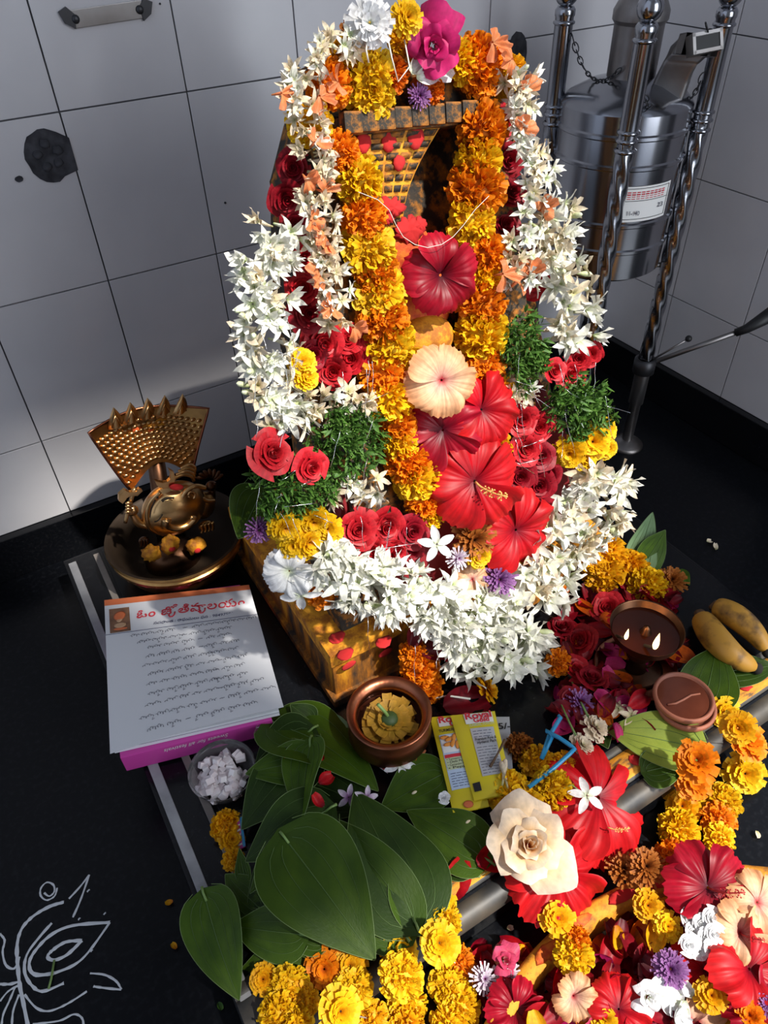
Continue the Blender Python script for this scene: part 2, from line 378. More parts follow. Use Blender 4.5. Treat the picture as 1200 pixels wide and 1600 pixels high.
def rose_petal(k, r, open_=1.0):
    """one petal of a tight rose: k = 0 at the heart, 1 outermost"""
    R = .07+.50*k**.85; W = 1.5-.55*k+r.uniform(-.1, .1); ph = r.uniform(0, 6); H = .58+.16*k+r.uniform(-.05, .05); cu = r.uniform(.14, .34)
    def fn(u, v):
        q = (u-.5)*2; e = abs(q)**2.6; th = q*W*(.62+.38*v)
        rad = R*(.35+.65*v**.7)+open_*k*k*.40*v*v+cu*k*max(0, v-.72)*1.8+.04*k*math.sin(q*5+ph)*v
        z = -.30+H*v*(1-.42*open_*k)*(1-.18*e)+.30*(1-k)*.35-cu*k*max(0, v-.76)*1.7+.035*math.sin(q*6+ph)*v*k
        return (rad*math.cos(th), rad*math.sin(th), z)
    return fn
def open_rose_petal(k, r, open_=1.0):
    """one petal of an opened rose with rounded, slightly pointed and rolled-back edge"""
    R = .06+.44*k**.9; W = 1.30-.42*k+r.uniform(-.08, .08); ph = r.uniform(0, 6); H = .62+.22*k+r.uniform(-.05, .05); cu = r.uniform(.35, .65); pt = r.uniform(.04, .12); tl = r.uniform(-.12, .16)
    def fn(u, v):
        q = (u-.5)*2; e = abs(q)**2.2; th = q*W*(.55+.72*math.sin(PI*(.12+.74*v)))*(1-.10*v); cl = max(0, v-.62)
        rad = R*(.35+.65*v**.7)+open_*k*k*(.50+tl)*v*v*(1-.34*e*v)+cu*k*cl*(.5+1.0*e)+.06*k*math.sin(q*4+ph)*v*v+pt*k*v**4*max(0, 1-3*abs(q))
        z = -.30+H*v*(1-.45*open_*k)*(1-(.12+.22*v)*e)+.30*(1-k)*.35-cu*k*cl*(.55+1.2*e)*1.1+.06*math.sin(q*5+ph)*v*v*k
        return (rad*math.cos(th), rad*math.sin(th), z)
    return fn
@cached
def rose(var, mat):
    r = random.Random(700+var); m = MB(); n = 17
    m.sphere((0, 0, -.2), (.34, .34, .3), 10, 6)
    for i in range(n):
        k = i/(n-1); f = rose_petal(k, r, (.9, .7, 1.1)[var % 3]); a = i*2.39996+r.uniform(-.2, .2); ca, sa = math.cos(a), math.sin(a); tx, ty = r.uniform(-.06, .06), r.uniform(-.06, .06)
        def fn(u, v):
            x, y, z = f(u, v); return (x*ca-y*sa, x*sa+y*ca, z+x*tx+y*ty)
        m.grid(fn, 8, 5)
    return m.mesh('rose', mat)
@cached
def sprig(var, mat):
    r = random.Random(900+var); m = MB()
    for i in range(22):
        a = r.uniform(0, 6.28); e = r.uniform(-.1, 1.4); c = Vector((r.uniform(-.55, .55), r.uniform(-.55, .55), r.uniform(-.2, .35))); l = r.uniform(.55, .95); w_ = l*r.uniform(.13, .19); bd = r.uniform(-.5, .3)
        d = Vector((math.cos(a)*math.cos(e), math.sin(a)*math.cos(e), math.sin(e))); t = d.orthogonal().normalized(); t.rotate(Matrix.Rotation(r.uniform(0, 6.28), 3, d)); b = d.cross(t)
        def fn(u, v):
            s = (u-.5)*2; return c+d*(l*v)+t*(s*w_*math.sin(PI*(.10+.88*v)))+b*(bd*l*v*v+.25*w_*s*s)
        m.grid(fn, 2, 3)
    return m.mesh('leaf_sprig', mat)
@cached
def crossandra(var, mat):
    r = random.Random(1100+var); m = MB()
    m.tube([(0, 0, -.8), (0, 0, 0)], [.05, .12], 5, False)
    for i in range(4):
        a = -1.3+i*.85+r.uniform(-.3, .3); wd = r.uniform(.22, .36); wv = r.uniform(0, 6); el = r.uniform(-.2, .7); L = r.uniform(.75, 1.05)
        def fn(u, v):
            s = (u-.5)*2; ww = wd*(.25+.95*math.sin(PI*.5*v)**1.2)*(1-.35*max(0, v-.75)*4*abs(s)**2*.5); x = .05+L*v*(1-.14*s*s); z = x*el+.26*math.sin(v*2.6+wv)*v+.13*math.sin(s*4+wv)*v
            return (x*math.cos(a)-s*ww*math.sin(a), x*math.sin(a)+s*ww*math.cos(a), z)
        m.grid(fn, 6, 4)
    return m.mesh('crossandra_floret', mat)
@cached
def hib_petal(var, mat, ruffle=.06, cup=.35):
    r = random.Random(1300+var); ph = r.uniform(0, 6); ph2 = r.uniform(0, 6); m = MB(); sk = r.uniform(-.12, .12)
    def fn(u, v):
        s = (u-.5)*2; ww = .07+.50*math.sin(PI*.5*min(1, v*1.12))**1.5; e = abs(s)
        edge = 1-.26*e**2.4-(.022*math.sin(s*19+ph)+.018*math.sin(s*31+ph2))*v*v
        x = .03+1.0*v*edge; y = s*ww+sk*v*v
        z = cup*math.sin(v*1.8)*.75-.30*v**3+ruffle*v*v*(math.sin(s*5.5+ph)+.75*math.sin(s*10+ph2)+.35*math.sin(s*19+ph))*(.35+.8*e)+.12*s*v-.05*math.cos(s*3)*v+.010*math.sin(s*24+ph)*v
        return (x, y, z)
    m.grid(fn, 30, 10)
    return m.mesh('petal', mat)
@cached
def stamen(mat):
    m = MB(); pts = [(.02*i*i*.3, 0, .05+.115*i) for i in range(9)]
    m.tube(pts, [.035, .03, .028, .026, .024, .022, .02, .018, .012], 6)
    r = random.Random(5)
    for i in range(40):
        k = r.uniform(.45, 1); p = Vector(pts[int(k*8)]); a = r.uniform(0, 6.28); q = p+Vector((math.cos(a), math.sin(a), .5))*.10
        m.tube([p, q], .006, 3); m.sphere(q, .022, 5, 4)
    return m.mesh('stamen', mat)
@cached
def loose_petal(var, mat):
    r = random.Random(1500+var); ph = r.uniform(0, 6); m = MB()
    def fn(u, v):
        s = (u-.5)*2; ww = .62*math.sin(PI*(.08+.80*v))**.7; return ((v-.5)*1.7, s*ww, .30*s*s+.22*math.sin(v*3+ph)+.08*math.sin(s*5+ph))
    m.grid(fn, 6, 6); return m.mesh('petal', mat)
@cached
def jasmine(var, mat):
    r = random.Random(1700+var); m = MB()
    m.tube([(0, 0, -.9), (0, 0, 0)], [.05, .10], 5, False)
    for i in range(5):
        a = 2*PI*i/5+r.uniform(-.15, .15); tw = r.uniform(-.3, .3)
        def fn(u, v):
            s = (u-.5)*2; ww = .23*math.sin(PI*(.12+.80*v)); x = .06+.95*v; z = .12+.10*v-.28*v*v+tw*s*ww+.10*s*s
            return (x*math.cos(a)-s*ww*math.sin(a), x*math.sin(a)+s*ww*math.cos(a), z)
        m.grid(fn, 3, 5)
    return m.mesh('jasmine', mat)

# ============================================================ the room
TW, TH = .1533, .2030; GX0, GZ0 = .0065, .0060            # tile pitch and where the joints fall
WX, WY, SK = 1.089, 1.0, .075
fl = struct(link('floor', MB().box((.5, .05, -.02), (1.7, .98, .02)).mesh('floor', M_granite_floor, False)))
wb = struct(link('wall_back', MB().box((.04, WY+.03, 1.65), (1.09, .026, 1.65)).mesh('wall_back', M_grout, False)))
wr = struct(link('wall_right', MB().box((WX+.03, .70, 1.65), (.026, .33, 1.65)).mesh('wall_right', M_grout, False)))
# unseen wall behind the camera: door and added transom, placed to shape sunlight
fm = MB()
for x0, x1, z0, z1 in ((-1.2, .50, 0, 3.3), (1.32, 2.2, 0, 3.3), (.50, 1.32, 1.93, 2.18), (.50, .82, 2.18, 3.3), (1.30, 1.32, 2.18, 3.3), (.82, 1.30, 3.19, 3.3)):
    fm.box(((x0+x1)/2, -.915, (z0+z1)/2), ((x1-x0)/2, .015, (z1-z0)/2))
struct(link('ceiling', MB().box((.5, .05, 3.32), (1.7, .98, .02)).mesh('ceiling', plain('white_ceiling', (.7, .7, .7), .9), False)))
struct(link('wall_front', fm.mesh('wall_front', plain('cream_plaster', (.55, .53, .50), .9), False)))
def tile_mesh(wd, ht):
    return MB().box((0, 0, 0), (wd/2-.0009, .002, ht/2-.0009)).mesh('tile', M_tile, False, .0006)
full = tile_mesh(TW, TH); low = tile_mesh(TW, GZ0+TH-SK)
endw = (WX-.0045)-(GX0+7*TW); endt = tile_mesh(endw, TH); endl = tile_mesh(endw, GZ0+TH-SK)
for c in range(-6, 8):
    for r_ in range(0, 7):
        me = (endl if r_ == 0 else endt) if c == 7 else (low if r_ == 0 else full)
        wd = endw if c == 7 else TW
        z = (SK+GZ0+TH)/2 if r_ == 0 else GZ0+TH*(r_+.5)
        link('tile', me, wb, TRS(Vector((GX0+c*TW+wd/2, WY+.0025, z))))
GY0 = .671
RZ = Matrix.Rotation(PI/2, 4, 'Z')
for c in range(-1, 3):
    y0 = GY0+(c-0)*TW; y1 = min(y0+TW, WY-.001)
    for r_ in range(0, 7):
        z = (SK+GZ0+TH)/2 if r_ == 0 else GZ0+TH*(r_+.5)
        me = low if r_ == 0 else full
        if y1-y0 < TW-.001:
            if y1-y0 < .01: continue
            me = tile_mesh(y1-y0, GZ0+TH-SK if r_ == 0 else TH)
        link('tile', me, wr, TRS(Vector((WX+.0025, (y0+y1)/2, z)), RZ))
struct(link('baseboard_back', MB().box((.04, WY-.006, SK/2), (1.048, .008, SK/2)).mesh('baseboard_back', M_granite, False, .002)))
struct(link('baseboard_right', MB().box((WX-.006, .68, SK/2), (.008, .31, SK/2)).mesh('baseboard_right', M_granite, False, .002)))

# broken patches and the bracket on the back wall
def blob(n, rx, rz, seed, jag=.14):
    r = random.Random(seed); return [(rx*math.cos(2*PI*i/n)*(1+r.uniform(-jag, jag)), rz*math.sin(2*PI*i/n)*(1+r.uniform(-jag, jag))) for i in range(n)]
M_patch = plain('bare_dark_cement', (.018, .018, .022), .9, noise_scale=60, col2=(.06, .06, .07), bump=.8)
WALLROT = Matrix.Rotation(PI/2, 4, 'X')
def patch(px, py, poly, thick=.0012):
    p = hit(px, py, 1, WY); return link('cement_patch', MB().prism(poly, 0, thick).mesh('cement_patch', M_patch, False), wb, TRS(p+Vector((0, .0008, 0)), WALLROT))
po = blob(22, .026, .029, 3, .06); po = [(x if x < .012 else .028, z) if z < .018 and z > -.022 else (x, z) for x, z in po]
pt = patch(76, 243, po)
for k in range(5):
    a = k*1.3+.3; q = hit(76, 243, 1, WY)+Vector((.012*math.cos(a), -.0012, .013*math.sin(a)))
    link('cement_lump', MB().sphere((0, 0, 0), (.006, .0018, .005), 8, 5, lambda d: 1+.4*noise.noise(d*3+Vector((k, 0, 0)))).mesh('cement_lump', M_patch), pt, TRS(q))
patch(30, 280, blob(10, .0045, .0035, 5)); patch(808, 84, blob(14, .020, .030, 8)); patch(352, 317, blob(8, .0016, .0016, 9)); patch(250, 6, blob(8, .0012, .0012, 9))
bp_ = hit(168, 22, 1, WY)
br = thing('wall_bracket', 'flat steel mounting plate screwed to the tiled wall at upper left', 'bracket', bp_+Vector((0, -.0005, 0)))
link('plate', MB().box((0, 0, 0), (.040, .001, .0085)).mesh('plate', M_steel_dull, False, .0005), br, TRS(bp_+Vector((0, -.0013, 0)), Matrix.Rotation(-.03, 4, 'Y')))
for s in (-1, 1):
    e = link('bent_ear', MB().prism([(s*.038, -.010), (s*.048, -.004), (s*.052, .007), (s*.043, .011), (s*.036, .004)][::s], 0, .003).mesh('bent_ear', M_iron, False), br, TRS(bp_+Vector((0, -.0005, 0)), WALLROT))
    link('screw', MB().sphere((0, 0, 0), (.0045, .003, .0045), 10, 6).mesh('screw', M_iron), br, TRS(bp_+Vector((s*.036, -.003, s*.001))))

# ============================================================ the stone platform
PZ = .06; PX0, PX1, PY0, PY1 = -.030, .745, .205, .915
plat = tag(link('stone_platform', MB().box(((PX0+PX1)/2, (PY0+PY1)/2+.006, PZ/2-.001), ((PX1-PX0)/2, (PY1-PY0)/2-.006, PZ/2-.001)).mesh('stone_platform', M_granite, False, .003)),
           'low black granite platform with pale marble strips and turmeric-smeared front edge', 'platform')
link('marble_strip', MB().box((-.019, .56, PZ-.001), (.0055, .34, .003)).mesh('marble_strip', M_marble, False, .001), plat)
link('beige_strip', MB().box((.016, .56, PZ-.001), (.0042, .34, .0025)).mesh('beige_strip', M_beige, False, .001), plat)
link('inner_slab', MB().box((.38, .58, PZ+.0008), (.355, .32, .0022)).mesh('inner_slab', M_granite, False, .001), plat)
def bull(y0, y1, z, h, x0=PX0+.002):                                   # rounded long edge moulding
    n = 7; pts = []
    for i in range(n+1):
        a = PI*i/n; pts.append(((y0+y1)/2-math.cos(a)*(y1-y0)/2, z+math.sin(a)*h))
    m = MB(); m.grid(lambda u, v: (x0+(PX1-.002-x0)*u, *pts[int(round(v*n))]), 40, n); return m
link('edge_fillet', bull(.252, .268, PZ-.001, .004).mesh('edge_fillet', M_greystone), plat)
link('turmeric_edge', bull(.222, .253, PZ-.001, .006, .12).mesh('turmeric_edge', M_turm_band), plat)
link('edge_border', bull(.221, .254, PZ-.001, .0052).mesh('edge_border', M_greystone), plat)
link('edge_moulding', bull(.196, .224, PZ-.014, .014).mesh('edge_moulding', M_greystone), plat)
link('front_face', MB().box(((PX0+PX1)/2, .206, .024), ((PX1-PX0)/2-.004, .006, .022)).mesh('front_face', M_granite, False), plat)
# side rails of the stone
for k in range(9):
    q = on(rnd.uniform(700, 1190), 0, PZ); x = .19+.48*k/8+rnd.uniform(-.02, .02)
    link('kumkum_smear', MB().sphere((0, 0, 0), (rnd.uniform(.006, .013), .007, .0012), 10, 5, lambda d: 1+.5*noise.noise(d*2+Vector((k*3, 0, 0)))).mesh('kumkum_smear', M_kum), plat, TRS(Vector((x, .236, PZ+.0052))))

# ============================================================ pedestal and carved stone idol
ped = thing('pedestal', 'turmeric-rubbed stone pedestal under the garlanded idol', 'pedestal', (.395, .6, PZ))
link('plinth', MB().box((.395, .625, .104), (.197, .143, .041)).mesh('plinth', M_turm, False, .003), ped)
link('cornice', MB().box((.395, .625, .150), (.202, .151, .011)).mesh('cornice', M_turm_heavy, False, .003), ped)
link('foot_moulding', MB().box((.395, .625, .069), (.204, .152, .0065)).mesh('foot_moulding', M_turm, False, .003), ped)
for (px, py) in ((540, 1022), (600, 1003), (527, 996)):
    q = on(px, py, .162); link('kumkum_dot', MB().sphere((0, 0, 0), (.010, .008, .0015), 10, 5, lambda d: 1+.35*noise.noise(d*2.3)).mesh('kumkum_dot', M_kum), ped, TRS(q))
for (px, py) in ((545, 1040), (602, 1020)):
    q = hit(px, py, 1, .4735); link('kumkum_dot', MB().sphere((0, 0, 0), (.009, .0012, .006), 10, 5, lambda d: 1+.35*noise.noise(d*2.3)).mesh('kumkum_dot', M_kum), ped, TRS(q))

DF = Matrix((DU, DV, DN)).transposed().to_4x4(); DF.translation = DO      # idol frame: x along the wall, y up the slope, z outwards
DFi = DF.inverted()
def uv(px, py, off=0.0): return DFi @ dr(px, py, off)
idol = thing('serpent_idol', 'black stone serpent-hood idol smeared with turmeric, dressed in flower garlands', 'idol', DO+Vector((0, .05, .0)))
def poly_uv(pts, off): return [tuple(uv(x, y, off)[:2]) for x, y in pts]
# stele: back slab with rounded shoulders
link('back_slab', MB().prism([(-.175, .0), (.175, .0), (.165, .16), (.150, .34), (.125, .47), (.085, .535), (-.075, .540), (-.105, .49), (-.128, .40), (-.150, .24), (-.17, .1)][::1], -.115, -.045).mesh('back_slab', M_turm_dark, False, .006), idol, DF)
def uvbox(name, pts, n0, n1, mat, bev=.003, par=None):
    return link(name, MB().prism(poly_uv(pts, n1)[::-1], n0, n1).mesh(name, mat, False, bev), par or idol, DF)
uvbox('side_post', [(505, 170), (560, 165), (625, 560), (690, 850), (560, 850), (530, 560)], -.05, -.012, M_turm_dark)
uvbox('side_post', [(722, 150), (800, 140), (830, 560), (860, 850), (745, 850), (735, 560)], -.05, -.012, M_turm_dark)
cor = uvbox('cornice_ledge', [(532, 182), (768, 158), (772, 190), (535, 213)], -.05, .004, M_turm_dark)
for k in range(9):
    x = 548+k*26; y = 180-k*2.6
    q = dr(x, y+12, .006); link('cornice_tooth', MB().box((0, 0, 0), (.0086, .0085, .006)).mesh('cornice_tooth', M_turm_dark, False, .002), idol, TRS(q, frame(DN)))
uvbox('lintel', [(500, 90), (800, 75), (800, 160), (505, 185)], -.06, -.010, M_turm_dark)
# hood: concave tapering tongue covered in rows of scales
hood_top = [(552, 208), (693, 196)]; hood_bot = [(606, 372), (672, 378)]
def hoodp(u, v, off=0.0):
    bow = 14*math.sin(v*PI*.5)
    xl = 552+(606-552)*v**1.1-4*math.sin(v*PI); xr = 693+(668-693)*v+(-30)*math.sin(v*PI*.75)
    y = 208+(372-208)*v+(1-v)*(-10)*u
    base = dr(xl+(xr-xl)*u, y, 0)
    return base+DN*(-.020+.006*math.sin(PI*u)+.014*(1-v)+off)
hm = MB(); hm.grid(lambda u, v: hoodp(u, 1-v), 10, 14)
hood = link('hood', hm.mesh('hood', M_turm_heavy), idol, Matrix.Identity(4))
for r_ in range(10):
    for c in range(5):
        v0, v1 = (r_+.10)/10, (r_+.72)/10; sh = .5*(r_ % 2)*.0
        u0, u1 = (c+.08)/5, (c+.90)/5
        m = MB(); m.grid(lambda u, v: hoodp(u0+(u1-u0)*u, v1+(v0-v1)*v, .0005+.0032*math.sin(PI*v)**.6*math.sin(PI*u)**.3), 3, 3)
        link('scale', m.mesh('scale', M_turm_dark), hood)
for px, py, s in ((568, 224, .0075), (608, 222, .0075), (650, 216, .0085), (624, 255, .006)):
    link('kumkum_dot', MB().sphere((0, 0, 0), (s, s*1.15, .002), 10, 5, lambda d: 1+.3*noise.noise(d*2)).mesh('kumkum_dot', M_kum), idol, TRS(dr(px, py, -.001), frame(DN)))
# lower body of the carving
uvbox('niche_back', [(560, 190), (730, 180), (745, 850), (670, 850), (600, 400)], -.06, -.042, M_turm_dark)
link('coil', MB().sphere((0, 0, 0), (.034, .024, .022), 20, 12).mesh('coil', M_turm_heavy), idol, TRS(dr(662, 528, -.014), frame(DN)))
link('painted_panel', MB().sphere((0, 0, 0), (.036, .042, .016), 16, 10).mesh('painted_panel', M_orange_paste), idol, TRS(dr(655, 475, -.022), frame(DN)))
link('hood_base', MB().sphere((0, 0, 0), (.030, .030, .016), 16, 10).mesh('hood_base', M_orange_paste), idol, TRS(dr(632, 392, -.022), frame(DN)))
# inner bulk that carries the garlands low down
link('lower_body', MB().prism([(-.10, .035), (.185, .02), (.175, .12), (.13, .23), (-.12, .24), (-.150, .16)], -.06, -.026).mesh('lower_body', M_red_cloth, False, .006), idol, DF)
for px, py, s in ((614, 324, .011), (640, 360, .014), (655, 352, .008), (604, 342, .007)):
    link('kumkum_patch', MB().sphere((0, 0, 0), (s, s*.8, .0022), 28, 8, lambda d: 1+.75*noise.noise(d*2.6+Vector((px, py, 0)))).mesh('kumkum_patch', M_kum), idol, TRS(dr(px, py, -.006), frame(DN)))

# ============================================================ garlands on the idol
def toward(p, k=.5, n=DN):                                # a facing between the surface normal and the open room
    return (Vector(n)*(1-k)+(CAM-p).normalized()*k).normalized()
def bloom(par, name, me, p, size, nrm, spin=None, squash=1.0):
    r = rnd.uniform(0, 6.28) if spin is None else spin
    return link(name, me, par, TRS(p, frame(nrm, None, r), (size, size, size*squash)))
def strand_thread(par, pts, r=.0006, mat=None, name='thread'):
    return link(name, MB().tube(pts, r, 4).mesh(name, mat or M_thread), par)
COLS = {'Y': P_yel, 'y': P_yel2, 'O': P_ora, 'o': P_dorange, 'R': P_rust}
def mari(par, px, py, dpx, c, off=.006, tilt=.35, fn=None, squash=None):
    p = fn(px, py) if fn else dr(px, py, off)
    n = toward(p, .45)+rv(tilt)
    return bloom(par, 'marigold_flower', pompon(rnd.randrange(3), COLS[c]), p, dpx*.5*mpp(p), n, None, squash or rnd.uniform(.85, 1.05))

g = thing('marigold_garland', 'yellow and orange marigold garland framing the carved hood from top to hem', 'garland', dr(655, 110))
LEFT = [(512, 132, 78, 'O'), (575, 118, 92, 'Y'), (578, 150, 80, 'Y'), (540, 80, 54, 'y'), (484, 192, 74, 'Y'), (532, 236, 66, 'O'), (560, 282, 80, 'Y'), (566, 338, 76, 'O'), (576, 386, 90, 'Y'), (588, 428, 76, 'O'), (592, 460, 88, 'Y'), (598, 500, 84, 'O'), (610, 545, 90, 'Y'), (600, 588, 80, 'O'), (608, 622, 80, 'Y'), (622, 662, 62, 'O'), (626, 690, 62, 'Y'), (636, 722, 74, 'O'), (650, 748, 78, 'Y'), (660, 782, 58, 'O'), (672, 806, 48, 'Y')]
TOP = [(560, 58, 62, 'R'), (612, 118, 56, 'o'), (668, 142, 54, 'o'), (632, 66, 52, 'y'), (716, 96, 66, 'Y'), (744, 100, 86, 'O'), (752, 128, 62, 'O'), (782, 122, 60, 'Y'), (800, 108, 44, 'y')]
RIGHT = [(752, 204, 88, 'O'), (748, 250, 78, 'Y'), (744, 296, 94, 'O'), (738, 346, 88, 'Y'), (757, 396, 70, 'O'), (756, 436, 60, 'Y'), (752, 478, 82, 'O'), (752, 522, 86, 'Y'), (758, 566, 74, 'O'), (778, 606, 50, 'y'), (774, 700, 56, 'y')]
for x, y, d, c in LEFT+TOP+RIGHT: mari(g, x, y, d, c)
strand_thread(g, [dr(x, y, .034) for x, y in ((560, 300), (590, 312), (608, 328), (618, 350), (630, 370), (648, 382), (668, 387), (690, 382), (708, 370), (724, 352), (742, 328), (764, 306))], .0003)

def along(pts, step):
    out = []; P = [Vector(p) for p in pts]
    for a, b in zip(P, P[1:]):
        n = max(1, int((b-a).length/step))
        for i in range(n): out.append((a.lerp(b, i/n), (b-a).normalized()))
    return out
def floret_rope(par, path, width, step, size, mats, off=.004, per=3, spread=1.15, budmat=P_bud, budp=.10, lift=.5, out=0):
    """path in photo pixels laid on the sloping front; florets stand out all round the rope"""
    for c, d in along([(x, y, 0) for x, y in path], step):
        side = Vector((-d.y, d.x, 0))
        for k in range(per):
            s = rnd.uniform(-1, 1)*spread; s = max(-1.25, min(1.25, s))
            q = c+side*(math.sin(s)*width*.42)+d*rnd.uniform(-step, step)*.6
            p0 = dr(q.x, q.y, off); h = width*.5*mpp(p0)*math.cos(s)*lift
            p = dr(q.x, q.y, off+h)
            lat = (dr(q.x+side.x*20, q.y+side.y*20, off)-p0).normalized()
            nrm = DN*math.cos(s)+lat*math.sin(s)*1.15+rv(.38)+Vector((0, 0, -.12))+(CAM-p).normalized()*.25
            if rnd.random() < budp: bloom(par, 'bud', bud(budmat), p, size*mpp(p)*.9, nrm+rv(.5))
            else: bloom(par, 'floret', floret(rnd.randrange(6), rnd.choice(mats)), p, size*mpp(p)*rnd.uniform(.85, 1.15), nrm)
def roses(par, lst, mat=P_red, off=.012, mats=None):
    for x, y, d in lst:
        p = dr(x, y, off); bloom(par, 'rose', rose(rnd.randrange(3), rnd.choice(mats) if mats else mat), p, d*.54*mpp(p), toward(p, .5)+rv(.30))
def greens(par, cx, cy, wx, wy, n, off=.010, size=44):
    for i in range(n):
        a = rnd.uniform(0, 6.28); q = math.sqrt(rnd.random()); x = cx+wx*q*math.cos(a); y = cy+wy*q*math.sin(a)
        p = dr(x, y, off+.018*(1-q)); bloom(par, 'leaf_sprig', sprig(rnd.randrange(4), P_sprig), p, size*.5*mpp(p), DN+rv(.4))
def mums(par, lst, mat=P_yel, off=.012, centre=None, np_=18, layers=5):
    for x, y, d in lst:
        p = dr(x, y, off); me, c = mum(rnd.randrange(3), mat, centre, np_, layers)
        o = bloom(par, 'chrysanthemum', me, p, d*.52*mpp(p), toward(p, .5)+rv(.35))
        if c: link('flower_centre', c, o, WM[o])
def tinsel(par, n, box, off=.03):
    x0, y0, x1, y1 = box
    for i in range(n):
        x, y = rnd.uniform(x0, x1), rnd.uniform(y0, y1); a = rnd.choice((1.5, 1.4, .5, -.4, 1.7))+rnd.uniform(-.3, .3); l = rnd.uniform(25, 70)
        pts = [dr(x+math.cos(a)*l*k/4+rnd.uniform(-2, 2), y+math.sin(a)*l*k/4, off+rnd.uniform(-.004, .004)) for k in range(5)]
        link('tinsel', MB().tube(pts, .00035, 3).mesh('tinsel', M_tinsel), par)

# faded tuberose garlands with orange crossandra, one on each shoulder
gl = thing('crossandra_garland', 'faded cream tuberose and orange crossandra string on left shoulder of idol', 'garland', dr(500, 300))
floret_rope(gl, [(545, 62), (505, 82), (478, 108), (470, 150), (486, 200), (492, 260), (496, 320), (508, 390), (522, 450), (536, 510)], 60, 14, 20, [P_cream, P_cream, P_white], per=3, lift=.9, off=.012)
for x, y in ((440, 146), (500, 150), (528, 128), (512, 376), (500, 432), (552, 512), (506, 300), (492, 222), (520, 480), (486, 345), (478, 280)):
    p = dr(x, y, .030); bloom(gl, 'crossandra_floret', crossandra(rnd.randrange(3), P_coral), p, 24*mpp(p), DN+rv(.5))
gr = thing('crossandra_garland', 'faded cream tuberose and orange crossandra string on right shoulder of idol', 'garland', dr(830, 300))
floret_rope(gr, [(806, 118), (822, 160), (826, 205), (836, 250), (846, 300), (826, 345), (815, 395), (818, 455)], 58, 14, 20, [P_cream, P_white, P_white], per=3, lift=.9, off=.012)
for x, y in ((800, 92), (826, 142), (816, 205), (845, 328), (826, 425), (786, 428), (808, 440), (770, 66)):
    p = dr(x, y, .030); bloom(gr, 'crossandra_floret', crossandra(rnd.randrange(3), P_coral), p, 25*mpp(p), DN+rv(.5))

# inner rose garland
gi = thing('rose_garland', 'inner garland of red roses, marjoram and cream tuberose hung under the marigolds', 'garland', dr(660, 800))
roses(gi, [(458, 262, 54), (448, 312, 58), (462, 350, 50), (478, 400, 52), (474, 450, 60), (484, 490, 60), (506, 535, 66), (548, 560, 62), (520, 580, 58), (490, 555, 48), (545, 530, 50)], mats=[P_red, P_dred, P_dred], off=-.006)
mums(gi, [(470, 566, 48), (478, 590, 44)], P_yel, .018)
floret_rope(gi, [(462, 628), (520, 632), (588, 632)], 56, 16, 24, [P_cream, P_white], per=3)
greens(gi, 545, 690, 54, 54, 46)
floret_rope(gi, [(520, 770), (560, 762), (606, 764)], 44, 16, 22, [P_cream, P_white], per=3)
roses(gi, [(560, 828, 60), (604, 822, 64), (644, 830, 60), (580, 862, 58), (618, 862, 56), (645, 860, 40), (560, 856, 40)], mats=[P_red, P_red, P_dred], off=.012)
greens(gi, 815, 548, 32, 56, 34, .012)
floret_rope(gi, [(790, 608), (838, 606)], 44, 16, 20, [P_cream, P_white], per=3)
roses(gi, [(815, 655, 56), (842, 668, 50), (820, 700, 60), (846, 712, 48), (812, 745, 54), (842, 758, 56), (830, 795, 58), (800, 780, 50), (852, 800, 44), (858, 740, 40)], mats=[P_red, P_dred, P_dred], off=.006)
roses(gi, [(790, 190, 52), (796, 250, 52), (800, 300, 50), (790, 350, 46), (832, 440, 52), (835, 400, 40)], mats=[P_red, P_dred], off=-.010)
tinsel(gi, 12, (500, 540, 600, 740)); tinsel(gi, 8, (540, 800, 660, 880)); tinsel(gi, 12, (800, 520, 850, 740))

# great white tuberose garland
gw = thing('tuberose_garland', 'thick white tuberose garland with roses and greenery circling the whole idol', 'garland', dr(760, 980))
floret_rope(gw, [(440, 362), (418, 400), (414, 460), (416, 520), (424, 580), (432, 640), (445, 680)], 100, 13, 29, [P_white, P_white, P_white, P_cream], per=3, off=.006)
floret_rope(gw, [(872, 318), (872, 370), (886, 430), (898, 480), (912, 540)], 74, 13, 26, [P_white, P_cream, P_white], per=3, off=.002)
roses(gw, [(427, 708, 70), (487, 731, 54)], P_red, .034)
greens(gw, 458, 762, 66, 40, 46, .016)
mums(gw, [(444, 822, 54), (490, 812, 56), (478, 846, 62), (512, 826, 50), (458, 850, 50)], P_yel, .020)
roses(gw, [(892, 582, 54), (922, 553, 42), (866, 578, 42), (905, 560, 40)], P_red, .014)
greens(gw, 904, 634, 48, 50, 40, .010)
mums(gw, [(890, 705, 54), (924, 690, 62), (942, 672, 44), (912, 716, 44), (945, 700, 40)], P_yel, .010)
floret_rope(gw, [(500, 878), (550, 905), (620, 928), (690, 940), (745, 965), (800, 985), (835, 960)], 92, 14, 32, [P_white], per=4, off=.016)
floret_rope(gw, [(950, 740), (946, 780), (912, 815), (876, 850), (852, 890), (840, 940)], 100, 12, 29, [P_white, P_white, P_cream], per=4, off=.006)
floret_rope(gw, [(800, 985), (800, 1020), (795, 1065)], 120, 14, 30, [P_white], per=4, off=.020)
floret_rope(gw, [(712, 960), (730, 1005), (765, 1050)], 80, 16, 30, [P_white], per=3, off=.016)
for x, y, d, c in ((798, 1092, 66, 'Y'), (848, 1082, 70, 'Y'), (822, 1128, 70, 'Y'), (778, 1082, 44, 'O'), (860, 1060, 44, 'Y'), (830, 1098, 60, 'Y')):
    mari(gw, x, y, d, c, off=.012)
